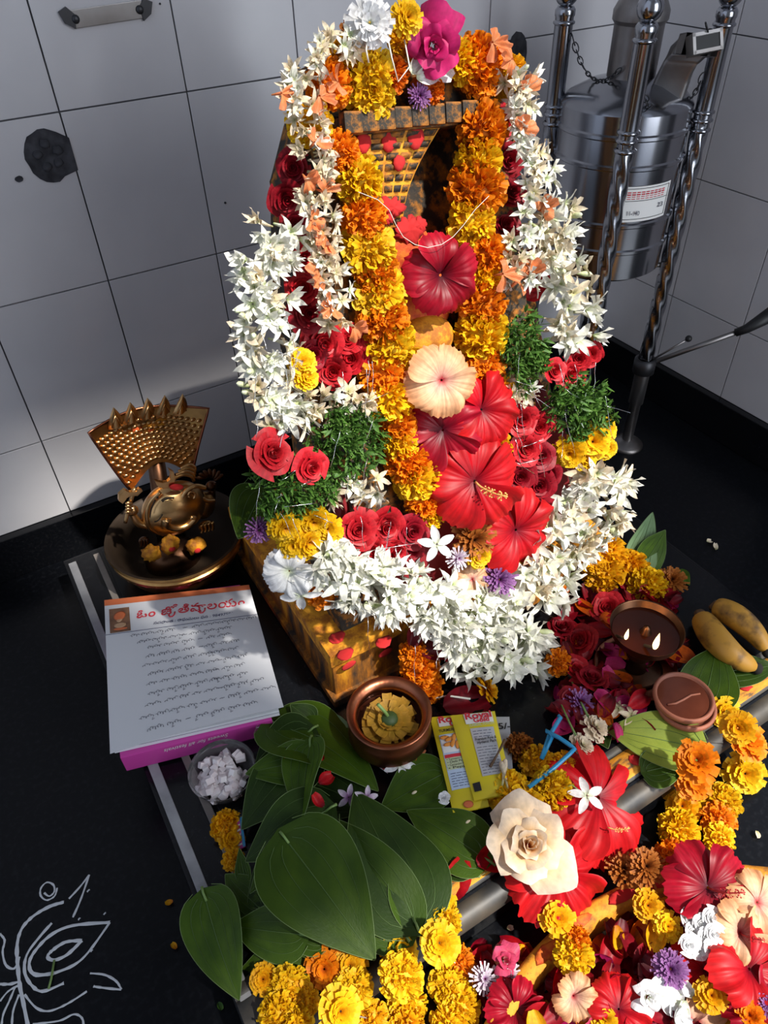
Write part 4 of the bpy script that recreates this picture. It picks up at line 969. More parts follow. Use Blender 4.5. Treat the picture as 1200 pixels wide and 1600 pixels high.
for nm, b, zb, t_, zt, wz, mt, fo, be, upv in (
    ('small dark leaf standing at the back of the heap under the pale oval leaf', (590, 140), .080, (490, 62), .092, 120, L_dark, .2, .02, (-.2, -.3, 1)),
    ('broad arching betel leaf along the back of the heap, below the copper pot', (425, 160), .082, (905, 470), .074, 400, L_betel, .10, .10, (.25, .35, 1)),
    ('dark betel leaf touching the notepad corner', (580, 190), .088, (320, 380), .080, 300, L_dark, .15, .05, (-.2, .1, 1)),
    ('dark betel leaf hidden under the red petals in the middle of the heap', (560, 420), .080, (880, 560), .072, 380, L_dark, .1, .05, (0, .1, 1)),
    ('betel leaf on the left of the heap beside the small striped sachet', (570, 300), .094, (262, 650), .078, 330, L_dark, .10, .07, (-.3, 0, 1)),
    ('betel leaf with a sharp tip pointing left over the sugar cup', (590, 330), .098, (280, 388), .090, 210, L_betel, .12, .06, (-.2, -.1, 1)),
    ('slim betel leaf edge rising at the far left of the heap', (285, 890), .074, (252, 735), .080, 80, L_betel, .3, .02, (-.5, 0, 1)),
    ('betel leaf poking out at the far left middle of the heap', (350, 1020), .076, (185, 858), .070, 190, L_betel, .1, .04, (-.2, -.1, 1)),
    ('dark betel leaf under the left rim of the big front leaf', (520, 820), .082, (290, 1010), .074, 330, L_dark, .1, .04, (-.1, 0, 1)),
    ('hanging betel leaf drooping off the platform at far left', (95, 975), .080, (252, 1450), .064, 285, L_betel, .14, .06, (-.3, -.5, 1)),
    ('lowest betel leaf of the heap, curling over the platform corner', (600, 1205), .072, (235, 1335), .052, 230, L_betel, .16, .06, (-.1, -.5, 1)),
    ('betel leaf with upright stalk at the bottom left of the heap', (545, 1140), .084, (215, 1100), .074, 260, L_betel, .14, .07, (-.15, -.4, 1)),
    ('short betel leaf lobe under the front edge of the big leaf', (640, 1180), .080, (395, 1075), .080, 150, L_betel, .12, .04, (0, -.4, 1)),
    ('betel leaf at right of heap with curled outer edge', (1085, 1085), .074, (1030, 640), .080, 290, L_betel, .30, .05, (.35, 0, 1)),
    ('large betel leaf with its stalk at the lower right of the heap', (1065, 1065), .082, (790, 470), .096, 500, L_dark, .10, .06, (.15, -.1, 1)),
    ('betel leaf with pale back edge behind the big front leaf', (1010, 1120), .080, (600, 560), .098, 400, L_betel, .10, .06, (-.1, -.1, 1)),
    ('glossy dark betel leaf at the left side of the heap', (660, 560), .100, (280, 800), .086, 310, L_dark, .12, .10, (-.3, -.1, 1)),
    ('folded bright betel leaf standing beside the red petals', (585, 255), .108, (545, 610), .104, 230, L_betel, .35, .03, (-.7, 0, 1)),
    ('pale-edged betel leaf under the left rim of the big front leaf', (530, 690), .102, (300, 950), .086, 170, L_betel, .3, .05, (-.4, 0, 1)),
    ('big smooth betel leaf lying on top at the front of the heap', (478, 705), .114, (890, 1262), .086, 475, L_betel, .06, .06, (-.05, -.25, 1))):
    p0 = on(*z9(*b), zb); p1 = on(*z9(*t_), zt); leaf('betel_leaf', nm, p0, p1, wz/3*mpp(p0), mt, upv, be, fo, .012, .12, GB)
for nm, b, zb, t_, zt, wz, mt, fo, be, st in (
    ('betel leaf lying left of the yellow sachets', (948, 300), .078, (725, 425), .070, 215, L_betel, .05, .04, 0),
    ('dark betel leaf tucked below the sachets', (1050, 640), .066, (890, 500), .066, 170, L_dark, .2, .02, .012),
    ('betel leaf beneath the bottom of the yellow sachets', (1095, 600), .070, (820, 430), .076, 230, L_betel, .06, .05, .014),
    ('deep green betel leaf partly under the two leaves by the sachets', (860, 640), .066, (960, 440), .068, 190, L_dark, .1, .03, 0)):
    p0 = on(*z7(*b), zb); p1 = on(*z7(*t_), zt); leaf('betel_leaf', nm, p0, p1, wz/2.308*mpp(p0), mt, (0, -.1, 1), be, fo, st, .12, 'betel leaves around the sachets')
def pleaf(label, b, zb, t_, zt, wpx, mat, up=(0, 0, 1), name='leaf', **k):
    p0 = on(*b, zb); p1 = on(*t_, zt); return leaf(name, label, p0, p1, wpx*mpp(p0), mat, up, **k)
pleaf('small pale oval leaf left of the copper pot', (494, 1122), .080, (548, 1135), .078, 30, L_pale, heart=0, veins=False, stalk=0, power=.8)
pleaf('yellowing betel leaf on the platform edge below the clay lamps', (1088, 1168), .068, (945, 1140), .072, 104, L_lime, (.1, -.25, 1), 'betel_leaf', bend=.02, fold=.12, stalk=.006)
pleaf('green betel leaf half hidden under the yellowing one', (1010, 1205), .064, (1075, 1190), .066, 60, L_betel, (0, -.3, 1), 'betel_leaf', stalk=0)
pleaf('dark green leaf beside the cream chrysanthemums', (925, 1120), .066, (950, 1170), .068, 50, L_dark, stalk=0)
pleaf('glossy green leaf lying below the bananas', (1100, 1100), .070, (1120, 1010), .082, 90, L_betel, (-.1, 0, 1), stalk=0, bend=.08)
pleaf('dark leaf under the banana tips', (1125, 1050), .070, (1215, 1040), .066, 70, L_dark, stalk=0)
pleaf('round green leaf at the right of the clay lamps', (1110, 1100), .072, (1145, 1085), .070, 40, L_betel, heart=.05, stalk=0)
pleaf('upright pale leaf behind the right-hand marigold heap', (990, 892), .075, (1020, 800), .105, 56, L_pale, (-.5, -1, .6), stalk=.01, fold=.3, heart=.04)
pleaf('upright dark leaf behind the right-hand marigold heap', (1002, 890), .072, (1040, 828), .095, 56, L_betel, (-.2, -1, .8), stalk=.01, heart=.04)
pleaf('small round leaf right of the marigold heap', (1058, 890), .068, (1078, 915), .066, 26, L_betel, heart=.02, stalk=0, veins=False)
p0 = dr(408, 768, -.02); p1 = dr(372, 842, -.02); leaf('leaf', 'broad round leaf sticking out left of the idol', p0, p1, 86*mpp(p0), L_betel, toward(p0, .4), .04, .06, .0, .1)
p = dr(404, 828, .004); loose_mum('dark purple aster lying on the broad leaf left of the idol', p, 46, toward(p, .5), P_purple, None, 22, 4, width=.06)
# red petals in the betel heap
for k, (x, y, z, d) in enumerate(((528, 318, .112, 64), (500, 395, .112, 54), (390, 245, .104, 24), (510, 235, .112, 30))):
    p = on(*z7(x, y), z); tag(link('loose_petal', loose_petal(k, P_hib), None, TRS(p, frame((rnd.uniform(-.3, .3), -.3, 1), None, k*1.7), d*.5/2.308*mpp(p)*1.25)), 'red hibiscus petal among the betel leaves', 'petal', 'red petals in the betel heap')
for k, (x, y) in enumerate(((848, 365), (1042, 470))):
    p = on(*z7(x, y), .0795); tag(link('rice_grain', MB().sphere((0, 0, 0), (.0034, .0016, .0013), 8, 6).mesh('rice_grain', M_rice), None, TRS(p)), 'single rice grain on a betel leaf by the sachets', 'grain', 'rice grains on betel leaves')

for kk, (x, y) in enumerate(((545, 1246), (572, 1248))):
    p = on(x, y, .092); tag(link('jasmine', jasmine(kk, P_lilac), None, TRS(p, frame((.3*kk-.2, -.5, 1), None, kk), 20*mpp(p))), ('greyish faded jasmine behind the big betel leaf, left one', 'greyish faded jasmine behind the big betel leaf, right one')[kk], 'flower')
# ============================================================ sugar bowl, pot, sachets
SB = on(348, 1206, .085)
sb = thing('plastic_bowl', 'clear plastic cup full of white rock sugar below the pink box', 'bowl', (SB.x, SB.y, PZ+.003))
link('cup', MB().lathe([(.0, .0), (.024, .0), (.029, .006), (.034, .022), (.0365, .027), (.0365, .028), (.033, .0225), (.028, .0075), (.023, .0015), (0, .0015)], 36).mesh('cup', M_plastic), sb, TRS(Vector((SB.x, SB.y, PZ+.003))))
xt = [MB().box((0, 0, 0), (.0046, .0040, .0036)).mesh('sugar_crystal', M_sugar, False, .0012), MB().box((0, 0, 0), (.0055, .0036, .0032)).mesh('sugar_crystal', M_sugar, False, .001), MB().box((0, 0, 0), (.0036, .0034, .0034)).mesh('sugar_crystal', M_sugar, False, .0012)]
for i in range(95):
    a = rnd.uniform(0, 6.28); q = .029*math.sqrt(rnd.random()); z = PZ+.008+rnd.random()*.016+.010*(1-(q/.029)**2)*rnd.random()
    o = link('sugar_crystal', rnd.choice(xt), None, TRS(Vector((SB.x+q*.92*math.cos(a), SB.y+q*.92*math.sin(a), z)), Matrix.Rotation(rnd.uniform(0, 3), 4, rv().normalized())))
    tag(o, 'white rock sugar crystal in the clear plastic cup', 'sugar', 'rock sugar crystals in the plastic cup')
PC = on(608, 1116, .118)
pot = thing('copper_pot', 'small round tarnished copper pot holding an upturned yellow flower', 'pot', (PC.x, PC.y, PZ+.003))
link('pot_body', MB().lathe([(0, .0), (.026, .0), (.040, .010), (.047, .026), (.044, .042), (.038, .049), (.0385, .052), (.046, .057), (.0475, .060), (.0455, .062), (.037, .056), (.0355, .050), (.041, .040), (.043, .026), (.036, .012), (0, .006)], 44).mesh('pot_body', M_copper), pot, TRS(Vector((PC.x, PC.y, PZ+.003))))
link('water', MB().lathe([(0, .034), (.0415, .034)], 32).mesh('water', M_oil), pot, TRS(Vector((PC.x, PC.y, PZ+.003))))
fp_ = Vector((PC.x, PC.y, PZ+.040))
me, _c = mum(1, petal('wet_yellow_petal', [(0, (.45, .30, .03)), (1, (.50, .26, .03))]), None, 16, 3, .20, .2)
uf = tag(link('chrysanthemum', me, None, TRS(fp_, Matrix.Rotation(.15, 4, 'X'), .033)), 'yellow flower floating upside down in the copper pot with its stem up', 'flower')
link('calyx', MB().sphere((0, 0, 0), (.010, .010, .006), 12, 8).mesh('calyx', plain('dark_green_calyx', (.03, .06, .012), .6)), uf, TRS(fp_+Vector((0, 0, .009))))
link('stem', MB().tube([fp_+Vector((0, 0, .010)), fp_+Vector((-.003, .004, .02)), fp_+Vector((-.009, .008, .034))], [.0022, .002, .002], 8).mesh('stem', M_stem), uf)

def sheet(q, zs, bulge=.003):
    P = [on(x, y, z) for (x, y), z in zip(q, zs)]             # TL TR BR BL
    def fn(s, t, off=0.0):
        return (P[0]*(1-s)+P[1]*s)*(1-t)+(P[3]*(1-s)+P[2]*s)*t+Vector((0, 0, bulge*min(1, 6*t, 6*(1-t))*math.sin(PI*s)**.6+off))
    return fn
def sachet(label, q, zs, mat, bulge=.003, name='spice_sachet'):
    fn = sheet(q, zs, bulge); t = thing(name, label, 'sachet', fn(.5, .5))
    link('pouch', MB().grid(lambda u, v: fn(u, 1-v), 14, 20).grid(lambda u, v: fn(1-u, 1-v, -.0012-.5*bulge*math.sin(PI*u)), 14, 20).mesh('pouch', mat), t)
    def rect(name, s0, t0, s1, t1, m_, off=.0004): return link(name, MB().grid(lambda u, v: fn(s0+(s1-s0)*u, t1+(t0-t1)*v, off), 8, 8).mesh(name, m_), t)
    def word(s, t_, txt, m_, h, wd=None, bold=0.0, shear=0.0, off=.0012):
        a = fn(s, t_, off); X = fn(s+.1, t_)-fn(s-.1, t_); X.z *= .5; Y = fn(s, t_-.05)-fn(s, t_+.05); X.normalize(); Y = (Y-X*Y.dot(X)).normalized()
        return write(t, txt, m_, a, X, Y, h, wd, bold, shear)
    def lines(s0, s1, t0, t1, n, m_, r=.00028):
        m = MB(); g_ = random.Random(n)
        for i in range(n):
            t_ = t0+(t1-t0)*i/(n-1); a = s0
            while a < s1:
                l = g_.uniform(.05, .16); m.tube([fn(min(s1, a+l*k/3), t_, .0009+.0004*0) for k in range(4)], r, 3, False); a += l+.03
        link('small_print', m.mesh('small_print', m_), t)
    return t, rect, word, lines
s3, rect, word, lines = sachet('plain silvery back of a sachet under the yellow ones', [(740, 1120), (796, 1120), (802, 1215), (760, 1225)], (.071, .071, .069, .069), M_silver_pack, .001)
word(.66, .22, '5/-', M_black_print, .0075, .014, .02)
s1, rect, word, lines = sachet('yellow turmeric sachet, the left one, with a picture of turmeric pieces', [(672, 1121), (735, 1115), (764, 1260), (708, 1270)], (.085, .085, .081, .081), M_yel_pack)
rect('red_logo_ground', .16, .03, .92, .13, M_white, .0008)
word(.18, .085, 'Royal', M_red_ink, .0085, .030, .03); word(.42, .135, 'Gold', M_red_ink, .0062, .020, .03); word(.12, .195, 'TURMERIC POWDER', M_black_print, .0035, .040, .02)
rect('label_ground', .10, .22, .86, .80, M_blue_print, .0005); pr = rect('turmeric_picture', .12, .235, .80, .42, M_white, .0008)
for k in range(9):
    a = s1; q = sheet([(672, 1121), (735, 1115), (764, 1260), (708, 1270)], (.085, .085, .081, .081))(.22+.48*((k*37) % 100)/100, .26+.13*((k*53) % 100)/100, .0016)
    link('printed_root', MB().sphere((0, 0, 0), (.0055, .0024, .0003), 10, 4).mesh('printed_root', M_orange_bits), pr, TRS(q, frame((0, -.1, 1), None, k*1.1)))
rect('red_heading', .12, .44, .84, .475, M_red_ink, .0008); rect('list_ground', .12, .475, .84, .60, M_green_print, .0008)
for k, w_ in enumerate(('• Turmeric Powder', '• Chilli Powder', '• Coriander Powder', '• Pepper')): word(.15, .505+k*.03, w_, M_black_print, .0026, .026, 0, 0, .0016)
lines(.16, .82, .64, .77, 6, M_navy)
q = sheet([(672, 1121), (735, 1115), (764, 1260), (708, 1270)], (.085, .085, .081, .081)); link('red_flower_mark', MB().sphere((0, 0, 0), (.0055, .0040, .0004), 14, 4).mesh('red_flower_mark', M_orange_print), s1, TRS(q(.45, .955, .0016), frame((0, -.1, 1))))
s2, rect, word, lines = sachet('yellow turmeric sachet, the right one, turned to its printed back', [(704, 1118), (773, 1111), (802, 1238), (741, 1251)], (.090, .090, .086, .086), M_yel_pack)
rect('red_logo_ground', .28, .01, .92, .15, M_white, .0008)
word(.30, .085, 'Royal', M_red_ink, .0090, .030, .03); word(.46, .140, 'Gold', M_red_ink, .0060, .018, .03); word(.33, .19, 'TURMERIC POWDER', M_green_print, .0035, .029, .01)
rect('label_ground', .34, .21, .88, .78, M_silver_pack, .0006)
lines(.38, .80, .25, .32, 3, M_navy); word(.38, .37, 'Premium Pure &', M_black_print, .0032, .024, .02, .2, .0016); word(.41, .41, 'Hygienic Pack', M_black_print, .0032, .022, .02, .2, .0016)
lines(.38, .84, .45, .75, 10, M_ink)
rect('black_square', .06, .83, .24, .92, M_black_print, .0010)
s4, rect, word, lines = sachet('snack sachet with red and blue print tucked under the copper pot', [(556, 1158), (596, 1172), (606, 1208), (566, 1178)], (.078, .078, .068, .068), M_white, .002)
rect('blue_band', 0, .0, 1, .2, M_blue_print); rect('orange_picture', .2, .35, .9, .8, M_orange_bits); rect('red_band', .0, .86, 1, 1, M_red_ink)
s5, rect, word, lines = sachet('small striped sachet corner at the left of the betel heap', [(368, 1282), (378, 1276), (384, 1322), (372, 1328)], (.076, .078, .068, .066), M_pink, .001)
for k in range(6): rect('stripe', .05, .05+k*.16, .6, .11+k*.16, M_white, .0006)
rect('blue_side', .65, 0, 1, 1, M_blue_straw, .0006)
# match and white buds on the sachets
tag(link('clove', MB().tube([on(789, 1156, .097), on(778, 1177, .095), on(766, 1198, .093)], [.0020, .0011, .0018], 6).mesh('clove', M_stem_brown)), 'dark clove lying across the right sachet', 'clove')
for k, (x0, y0, x1, y1) in enumerate(((786, 1180, 790, 1208), (797, 1176, 790, 1205))):
    tag(link('tuberose_bud', bud(P_cream), None, TRS(on(x1, y1, .094), frame(on(x0, y0, .097)-on(x1, y1, .094)), .016)), 'cream flower bud lying on the lower corner of the right sachet', 'bud', 'buds on the sachet')
p = on(694, 1247, .086); tag(link('rose', rose(1, P_purewhite), None, TRS(p, frame((-.1, -.3, 1)), 11*mpp(p))), 'tiny white double bud left of the sachets', 'flower')
p = on(624, 1192, .086); tag(link('jasmine', jasmine(2, P_purewhite), None, TRS(p, frame((-.2, -.6, .6), None, 1), 26*mpp(p))), 'white jasmine just below the copper pot', 'flower')
p = on(650, 1180, .080); tag(link('jasmine', jasmine(1, P_coral), None, TRS(p, frame((.2, -.3, .8), None, 1), 20*mpp(p))), 'orange and white floret right of the copper pot', 'flower')

# ============================================================ lamps and fruit
LC = on(1011, 981, .142); lr = 57*mpp(LC)
lamp = thing('oil_lamp', 'dark bronze oil lamp with two burning wicks at the right of the idol', 'oil lamp', (LC.x, LC.y, PZ+.003))
k = lr
link('lamp_bowl', MB().lathe([(.0, .048), (.35*k, .050), (.70*k, .058), (.92*k, .070), (.985*k, .082), (1.0*k, .083), (.97*k, .0815), (.90*k, .071), (.66*k, .062), (.3*k, .058), (0, .057)], 48).mesh('lamp_bowl', M_bronze), lamp, TRS(Vector((LC.x, LC.y, PZ+.001))))
link('oil', MB().lathe([(0, .073), (.90*k, .073)], 40).mesh('oil', M_oil), lamp, TRS(Vector((LC.x, LC.y, PZ+.001))))
link('centre_knob', MB().lathe([(0, .084), (.10*k, .081), (.10*k, .076), (.16*k, .074), (.16*k, .068)], 20).mesh('centre_knob', M_bronze), lamp, TRS(Vector((LC.x, LC.y, PZ+.001))))
link('stem', MB().lathe([(0, 0), (.018, .003), (.012, .012), (.010, .026), (.015, .032), (.010, .038), (.014, .052)], 24).mesh('stem', M_bronze), lamp, TRS(Vector((LC.x, LC.y, PZ+.001))))
link('foot', MB().lathe([(0, .004), (.030, .004), (.034, .002), (.034, 0)], 28).mesh('foot', M_bronze), lamp, TRS(Vector((LC.x, LC.y, PZ+.005))))
for x, y, h in ((976, 999, 20), (1021, 1014, 30)):
    b = on(x, y, PZ+.082); s = mpp(b)
    wk = link('wick', MB().tube([b+Vector((0, .012, -.006)), b+Vector((0, .004, -.001)), b+Vector((0, -.001, .003))], [.0018, .002, .0016], 6).mesh('wick', M_char), lamp)
    H = h*s*1.3
    link('flame', MB().lathe([(.0, 0), (.07*H, .06*H), (.115*H, .20*H), (.12*H, .34*H), (.09*H, .58*H), (.04*H, .82*H), (0, 1.0*H)], 14).mesh('flame', M_flame), lamp, TRS(b+Vector((0, -.001, .001))))
    l = bpy.data.lights.new('flame_light', 'POINT'); l.energy = .045; l.color = (1, .55, .2); l.shadow_soft_size = .006
    lo = bpy.data.objects.new('flame_light', l); COL.objects.link(lo); lo.parent = lamp; lo.matrix_basis = Matrix.Translation(b+Vector((0, -.001, H*.6))-WM[lamp].translation)
SC = on(992, 1046, .068)
tag(link('saucer', MB().lathe([(0, .0), (.030, 0), (.046, .006), (.050, .012), (.0485, .0125), (.044, .008), (.028, .003), (0, .003)], 40).mesh('saucer', M_copper), None, TRS(Vector((SC.x, SC.y, PZ+.002)))), 'shallow copper saucer under the burning oil lamp', 'saucer')
for kk, (x, y, z, lab) in enumerate(((1069, 1106, PZ+.003, 'lower red clay lamp saucer of the stacked pair, empty rim showing'), (1066, 1094, PZ+.015, 'upper red clay lamp of the stacked pair with an unlit wick in oil'))):
    c = on(x, y, z+.010); r = 46*mpp(c)
    dv = thing('clay_lamp', lab, 'oil lamp', (c.x, c.y, z), 'stacked clay lamps')
    link('clay_dish', MB().lathe([(0, 0), (.62*r, 0), (.86*r, .006), (1.0*r, .014), (1.0*r, .018), (.93*r, .020), (.88*r, .018), (.84*r, .014), (.6*r, .008), (0, .007)], 40).mesh('clay_dish', M_clay), dv, TRS(Vector((c.x, c.y, z))))
    if kk == 1:
        link('oil', MB().lathe([(0, .0155), (.86*r, .0155)], 32).mesh('oil', M_clay_oil), dv, TRS(Vector((c.x, c.y, z))))
        zz = z+.0165; link('wick', MB().tube([on(1043, 1101, zz), on(1056, 1099, zz), on(1068, 1093, zz), on(1080, 1086, zz), on(1094, 1084, zz)], [.0012, .0014, .0014, .0012, .001], 6).mesh('wick', M_clay), dv)
def banana(label, px, z, rpx):
    P = [on(x, y, zz) for (x, y), zz in zip(px, z)]; Q = []
    for i in range(len(P)-1):
        a = P[max(0, i-1)]; b = P[i]; c = P[i+1]; d = P[min(len(P)-1, i+2)]
        for kk in range(5):
            t = kk/5; Q.append(.5*((2*b)+(c-a)*t+(2*a-5*b+4*c-d)*t*t+(3*b-a-3*c+d)*t**3))
    Q.append(P[-1]); n = len(Q); s = mpp(P[1])*rpx
    R = [s*(.42+.58*math.sin(PI*min(1, (i/(n-1))*1.0+.06)**.75)**.7) if i < n-2 else s*(.34 if i == n-2 else .26) for i in range(n)]
    t = thing('banana', label, 'banana', P[1], 'pair of bananas by the lamp')
    link('peel', MB().tube(Q, R, 5).mesh('peel', M_banana, True), t); t.children[0].modifiers.new('s', 'SUBSURF').levels = 1; t.children[0].modifiers['s'].render_levels = 2
    link('stalk', MB().tube([Q[0], Q[0]+(Q[0]-Q[2])*.7+Vector((0, 0, .003))], [s*.42, s*.3], 8).mesh('stalk', M_stem_brown), t)
    link('tip', MB().sphere((0, 0, 0), s*.34, 8, 6).mesh('tip', M_char), t, TRS(Q[-1]))
banana('ripe banana nearer the clay lamps, dark tip at lower right', [(1096, 966), (1118, 998), (1148, 1026), (1182, 1044)], (.080, .090, .088, .074), 29)
banana('spotted banana behind, with a blackened upper end', [(1118, 948), (1148, 962), (1178, 988), (1200, 1020)], (.086, .092, .088, .078), 26)

# ============================================================ straw, rose, big red bloom
def strip(label, pts, r=.0026):
    return tag(link('plastic_straw', MB().tube([on(x, y, z) for x, y, z in pts], r, 8).mesh('plastic_straw', M_blue_straw)), label, 'straw')
strip('bent blue plastic straw across the marigolds in front of the idol', [(872, 1118, .094), (876, 1121, .094), (858, 1150, .094), (846, 1186, .086), (847, 1184, .084), (862, 1152, .098), (853, 1142, .100), (874, 1153, .101), (893, 1166, .101), (898, 1170, .100), (890, 1178, .100), (862, 1203, .097), (826, 1230, .094)], .0024)
def zf(z): return lambda x, y: on(x, y, z)
for lab, x, y, d, c, z in (('yellow marigold at the lower left of the blue straw', 795, 1238, 70, 'Y', .076), ('yellow marigold right above the cream rose', 820, 1262, 74, 'Y', .080), ('yellow marigold on the right below the blue straw', 862, 1232, 66, 'Y', .082), ('deep yellow marigold shaded between straw and sachets', 838, 1192, 56, 'y', .072), ('deep yellow marigold right of the blue straw bend', 880, 1200, 50, 'y', .070), ('rusty marigold bloom behind the sachets', 812, 1170, 50, 'R', .068)):
    p = on(x, y, z); tag(link('marigold', pompon(rnd.randrange(3), COLS[c]), None, TRS(p, frame(toward(p, .4, (0, 0, 1))+rv(.2)), d*.5*mpp(p))), lab, 'flower', 'loose marigolds around the blue straw')
p = on(828, 1320, .104); single_rose('rose', 'cream rose lying on the red flower at the platform edge', p, 112, toward(p, .7, (0, 0, 1))+Vector((.1, -.1, 0)), P_rosecream, None, 20, 1.25)
p = on(935, 1246, .068); hibiscus('large pleated dark red hibiscus under the white jasmine star', p, 168, (.15, -.35, 1), P_hib, S_yel, spin=.4, cup=.12, ruffle=.07, stam_on=False)
p = on(868, 1360, .066); hibiscus('frilled red hibiscus below the cream rose hanging over the edge', p, 150, (.0, -.5, 1), P_hib, S_yel, spin=1.1, cup=.10, ruffle=.14, stam_on=False)
p = on(948, 1292, .080); tag(link('stamen', stamen(S_yel), None, TRS(p, frame((.3, -.8, .3), None, .4), .022)), 'feathery orange stamen lying on the pleated red flower', 'stamen')
p = on(916, 1244, .088); jw = tag(link('jasmine', jasmine(0, P_purewhite), None, TRS(p, frame((-.1, -.3, 1), None, .35), 29*mpp(p))), 'white five-petalled jasmine star on the pleated red flower', 'flower')
link('stem', MB().tube([p, p+Vector((-.006, .016, .004)), p+Vector((-.024, .020, .001)), p+Vector((-.034, .010, -.004))], .0007, 5).mesh('stem', M_stem), jw)
for kk, (x, y) in enumerate(((770, 1342), (715, 1374))):
    p = on(x, y, .068); tag(link('loose_petal', loose_petal(kk, P_hib), None, TRS(p, frame((0, -.3, 1), None, kk), 34*mpp(p))), ('red petal at the platform edge left of the cream rose', 'small red petal on the platform edge beside the betel heap')[kk], 'petal')
for lab, x, y, d in (('cream chrysanthemum with wilted petals above the blue straw end', 928, 1138, 46), ('cream chrysanthemum lying stem-up right of the blue straw', 908, 1166, 42)):
    p = on(x, y, .078); o = loose_mum(lab, p, d, (.4, -.3, 1), P_cream, None, 16, 4, width=.2)
    link('stem', MB().tube([p, on(x-18, y-36, .085), on(x-34, y-72, .080)], [.0016, .0012, .0010], 6).mesh('stem', M_stem), o)

# ============================================================ flower heap right of the idol and around the lamp
for lab, x, y, d, c, z in (('deep yellow marigold at the back of the right-hand heap', 948, 862, 62, 'y', .105), ('deep yellow marigold low in the right-hand heap', 942, 896, 66, 'y', .090), ('yellow marigold in the middle of the right-hand heap', 984, 888, 60, 'y', .082), ('yellow marigold at the front of the right-hand heap behind the lamp', 1010, 915, 62, 'Y', .080), ('small marigold tucked beside the white garland in the right-hand heap', 925, 880, 40, 'y', .11)):
    p = on(x, y, z); tag(link('marigold', pompon(rnd.randrange(3), COLS[c]), None, TRS(p, frame(toward(p, .4, (0, 0, 1))+rv(.3)), d*.5*mpp(p))), lab, 'flower', 'marigolds heaped right of the idol')
p = on(1050, 908, .075); loose_mum('rusty dried marigold at the right end of the heap behind the lamp', p, 48, toward(p, .5, (0, 0, 1)), P_rust, None, 26, 5, width=.07)
hp_r = random.Random(77)
HUE = {P_dred.name: 'dark red', P_hibd.name: 'crimson', P_red.name: 'red', P_magenta.name: 'magenta', P_dorange.name: 'deep orange', P_hib.name: 'bright red', P_pinkp.name: 'pink', P_yel2.name: 'golden yellow', P_peach.name: 'peach'}
for i in range(130):
    x = hp_r.uniform(868, 1060); y = hp_r.uniform(915, 1150)
    if x > 1000 and y > 1040: continue
    p = on(x, y, PZ+.004+hp_r.uniform(0, .016))
    if (p-LC).xy.length < .035 if False else False: continue
    m_ = hp_r.choice([P_dred, P_dred, P_dred, P_hibd, P_red, P_magenta, P_dorange])
    o = link('loose_petal', loose_petal(hp_r.randrange(6), m_), None, TRS(p, frame((hp_r.uniform(-.5, .5), hp_r.uniform(-.7, .3), 1), None, hp_r.uniform(0, 6)), hp_r.uniform(16, 27)*mpp(p)))
    tag(o, HUE[m_.name]+' petal strewn between the idol and the burning lamp', 'petal', 'petals strewn around the lamp')
for i, (x, y, d) in enumerate(((905, 1000, 60), (925, 1060, 56), (900, 1045, 44), (880, 980, 50), (950, 950, 60), (890, 1090, 40))):
    p = on(x, y, .082); tag(link('rose', rose(i % 3, P_dred if i % 2 else P_red), None, TRS(p, frame(toward(p, .4, (0, 0, 1))+rv(.4)), d*.5*mpp(p))), ('red rose midway between the white garland hem and the lamp', 'dark red rose left of the copper saucer rim', 'small red rose squeezed between two larger ones left of the saucer', 'dark red rose touching the white garland', 'red rose directly behind the lamp bowl, below the marigold heap', 'small dark red rose just above the purple aster')[i], 'flower', 'red roses left of the lamp')
p = on(905, 1098, .078); loose_mum('purple aster beside the crimson petals above the cream chrysanthemums', p, 50, (0, -.3, 1), P_purple, None, 24, 4, width=.07)
p = on(872, 1035, .085); tag(link('marigold', pompon(0, P_ora), None, TRS(p, frame((0, -.5, 1)), 22*mpp(p))), 'orange marigold beside the hem of the white garland', 'flower')
for kk, (x, y) in enumerate(((965, 1108), (985, 1120))):
    p = on(x, y, .074); tag(link('jasmine', jasmine(kk, P_cream), None, TRS(p, frame((.2*kk, -.3, 1), None, kk), 20*mpp(p))), ('faded jasmine left of the clay lamps', 'faded jasmine touching the clay lamps')[kk], 'flower')
p = on(760, 1078, .074); loose_mum('golden flower lying on its side right of the orange marigold tail', p, 46, (.6, -.4, .6), P_yel2, None, 16, 4)
p = on(728, 1100, .070); tag(link('loose_petal', loose_petal(3, P_dred), None, TRS(p, frame((0, -.3, 1)), 44*mpp(p))), 'glossy dark red petal above the sachets', 'petal')
p = on(690, 1090, .075); tag(link('stick', MB().tube([on(665, 1093, .078), on(700, 1087, .078), on(735, 1092, .076)], .0012, 6).mesh('stick', M_thread)), 'pale straw-coloured stick between copper pot and sachets', 'stick')

# ============================================================ marigold strings over the front edge
def edge(x, y):
    p = on(x, y, .070)
    if p.y < .204:
        p = hit(x, y, 1, .186)
        if p.z < .016: p = on(x, y, .016)
    return p
def mstring(label, lst):
    P = [edge(x, y) for x, y, d, c in lst]; t = thing('marigold_garland', label, 'garland', P[0], 'marigold strings on the platform edge')
    for (x, y, d, c), p in zip(lst, P):
        if c in 'YyOoR': bloom(t, 'marigold_flower', pompon(rnd.randrange(3), COLS[c]), p, d*.5*mpp(p), toward(p, .5, (0, -.5, .8))+rv(.4), None, rnd.uniform(.75, 1))
        else:
            me, cc = mum(rnd.randrange(3), {'m': P_yel, 'n': P_ora, 'k': P_yel2}[c], None, 18, 4); bloom(t, 'marigold_flower', me, p, d*.55*mpp(p), toward(p, .5, (0, -.4, .9))+rv(.35))
    link('thread', MB().tube([p-Vector((0, 0, .004)) for p in P], .0007, 4).mesh('thread', M_thread), t); return t
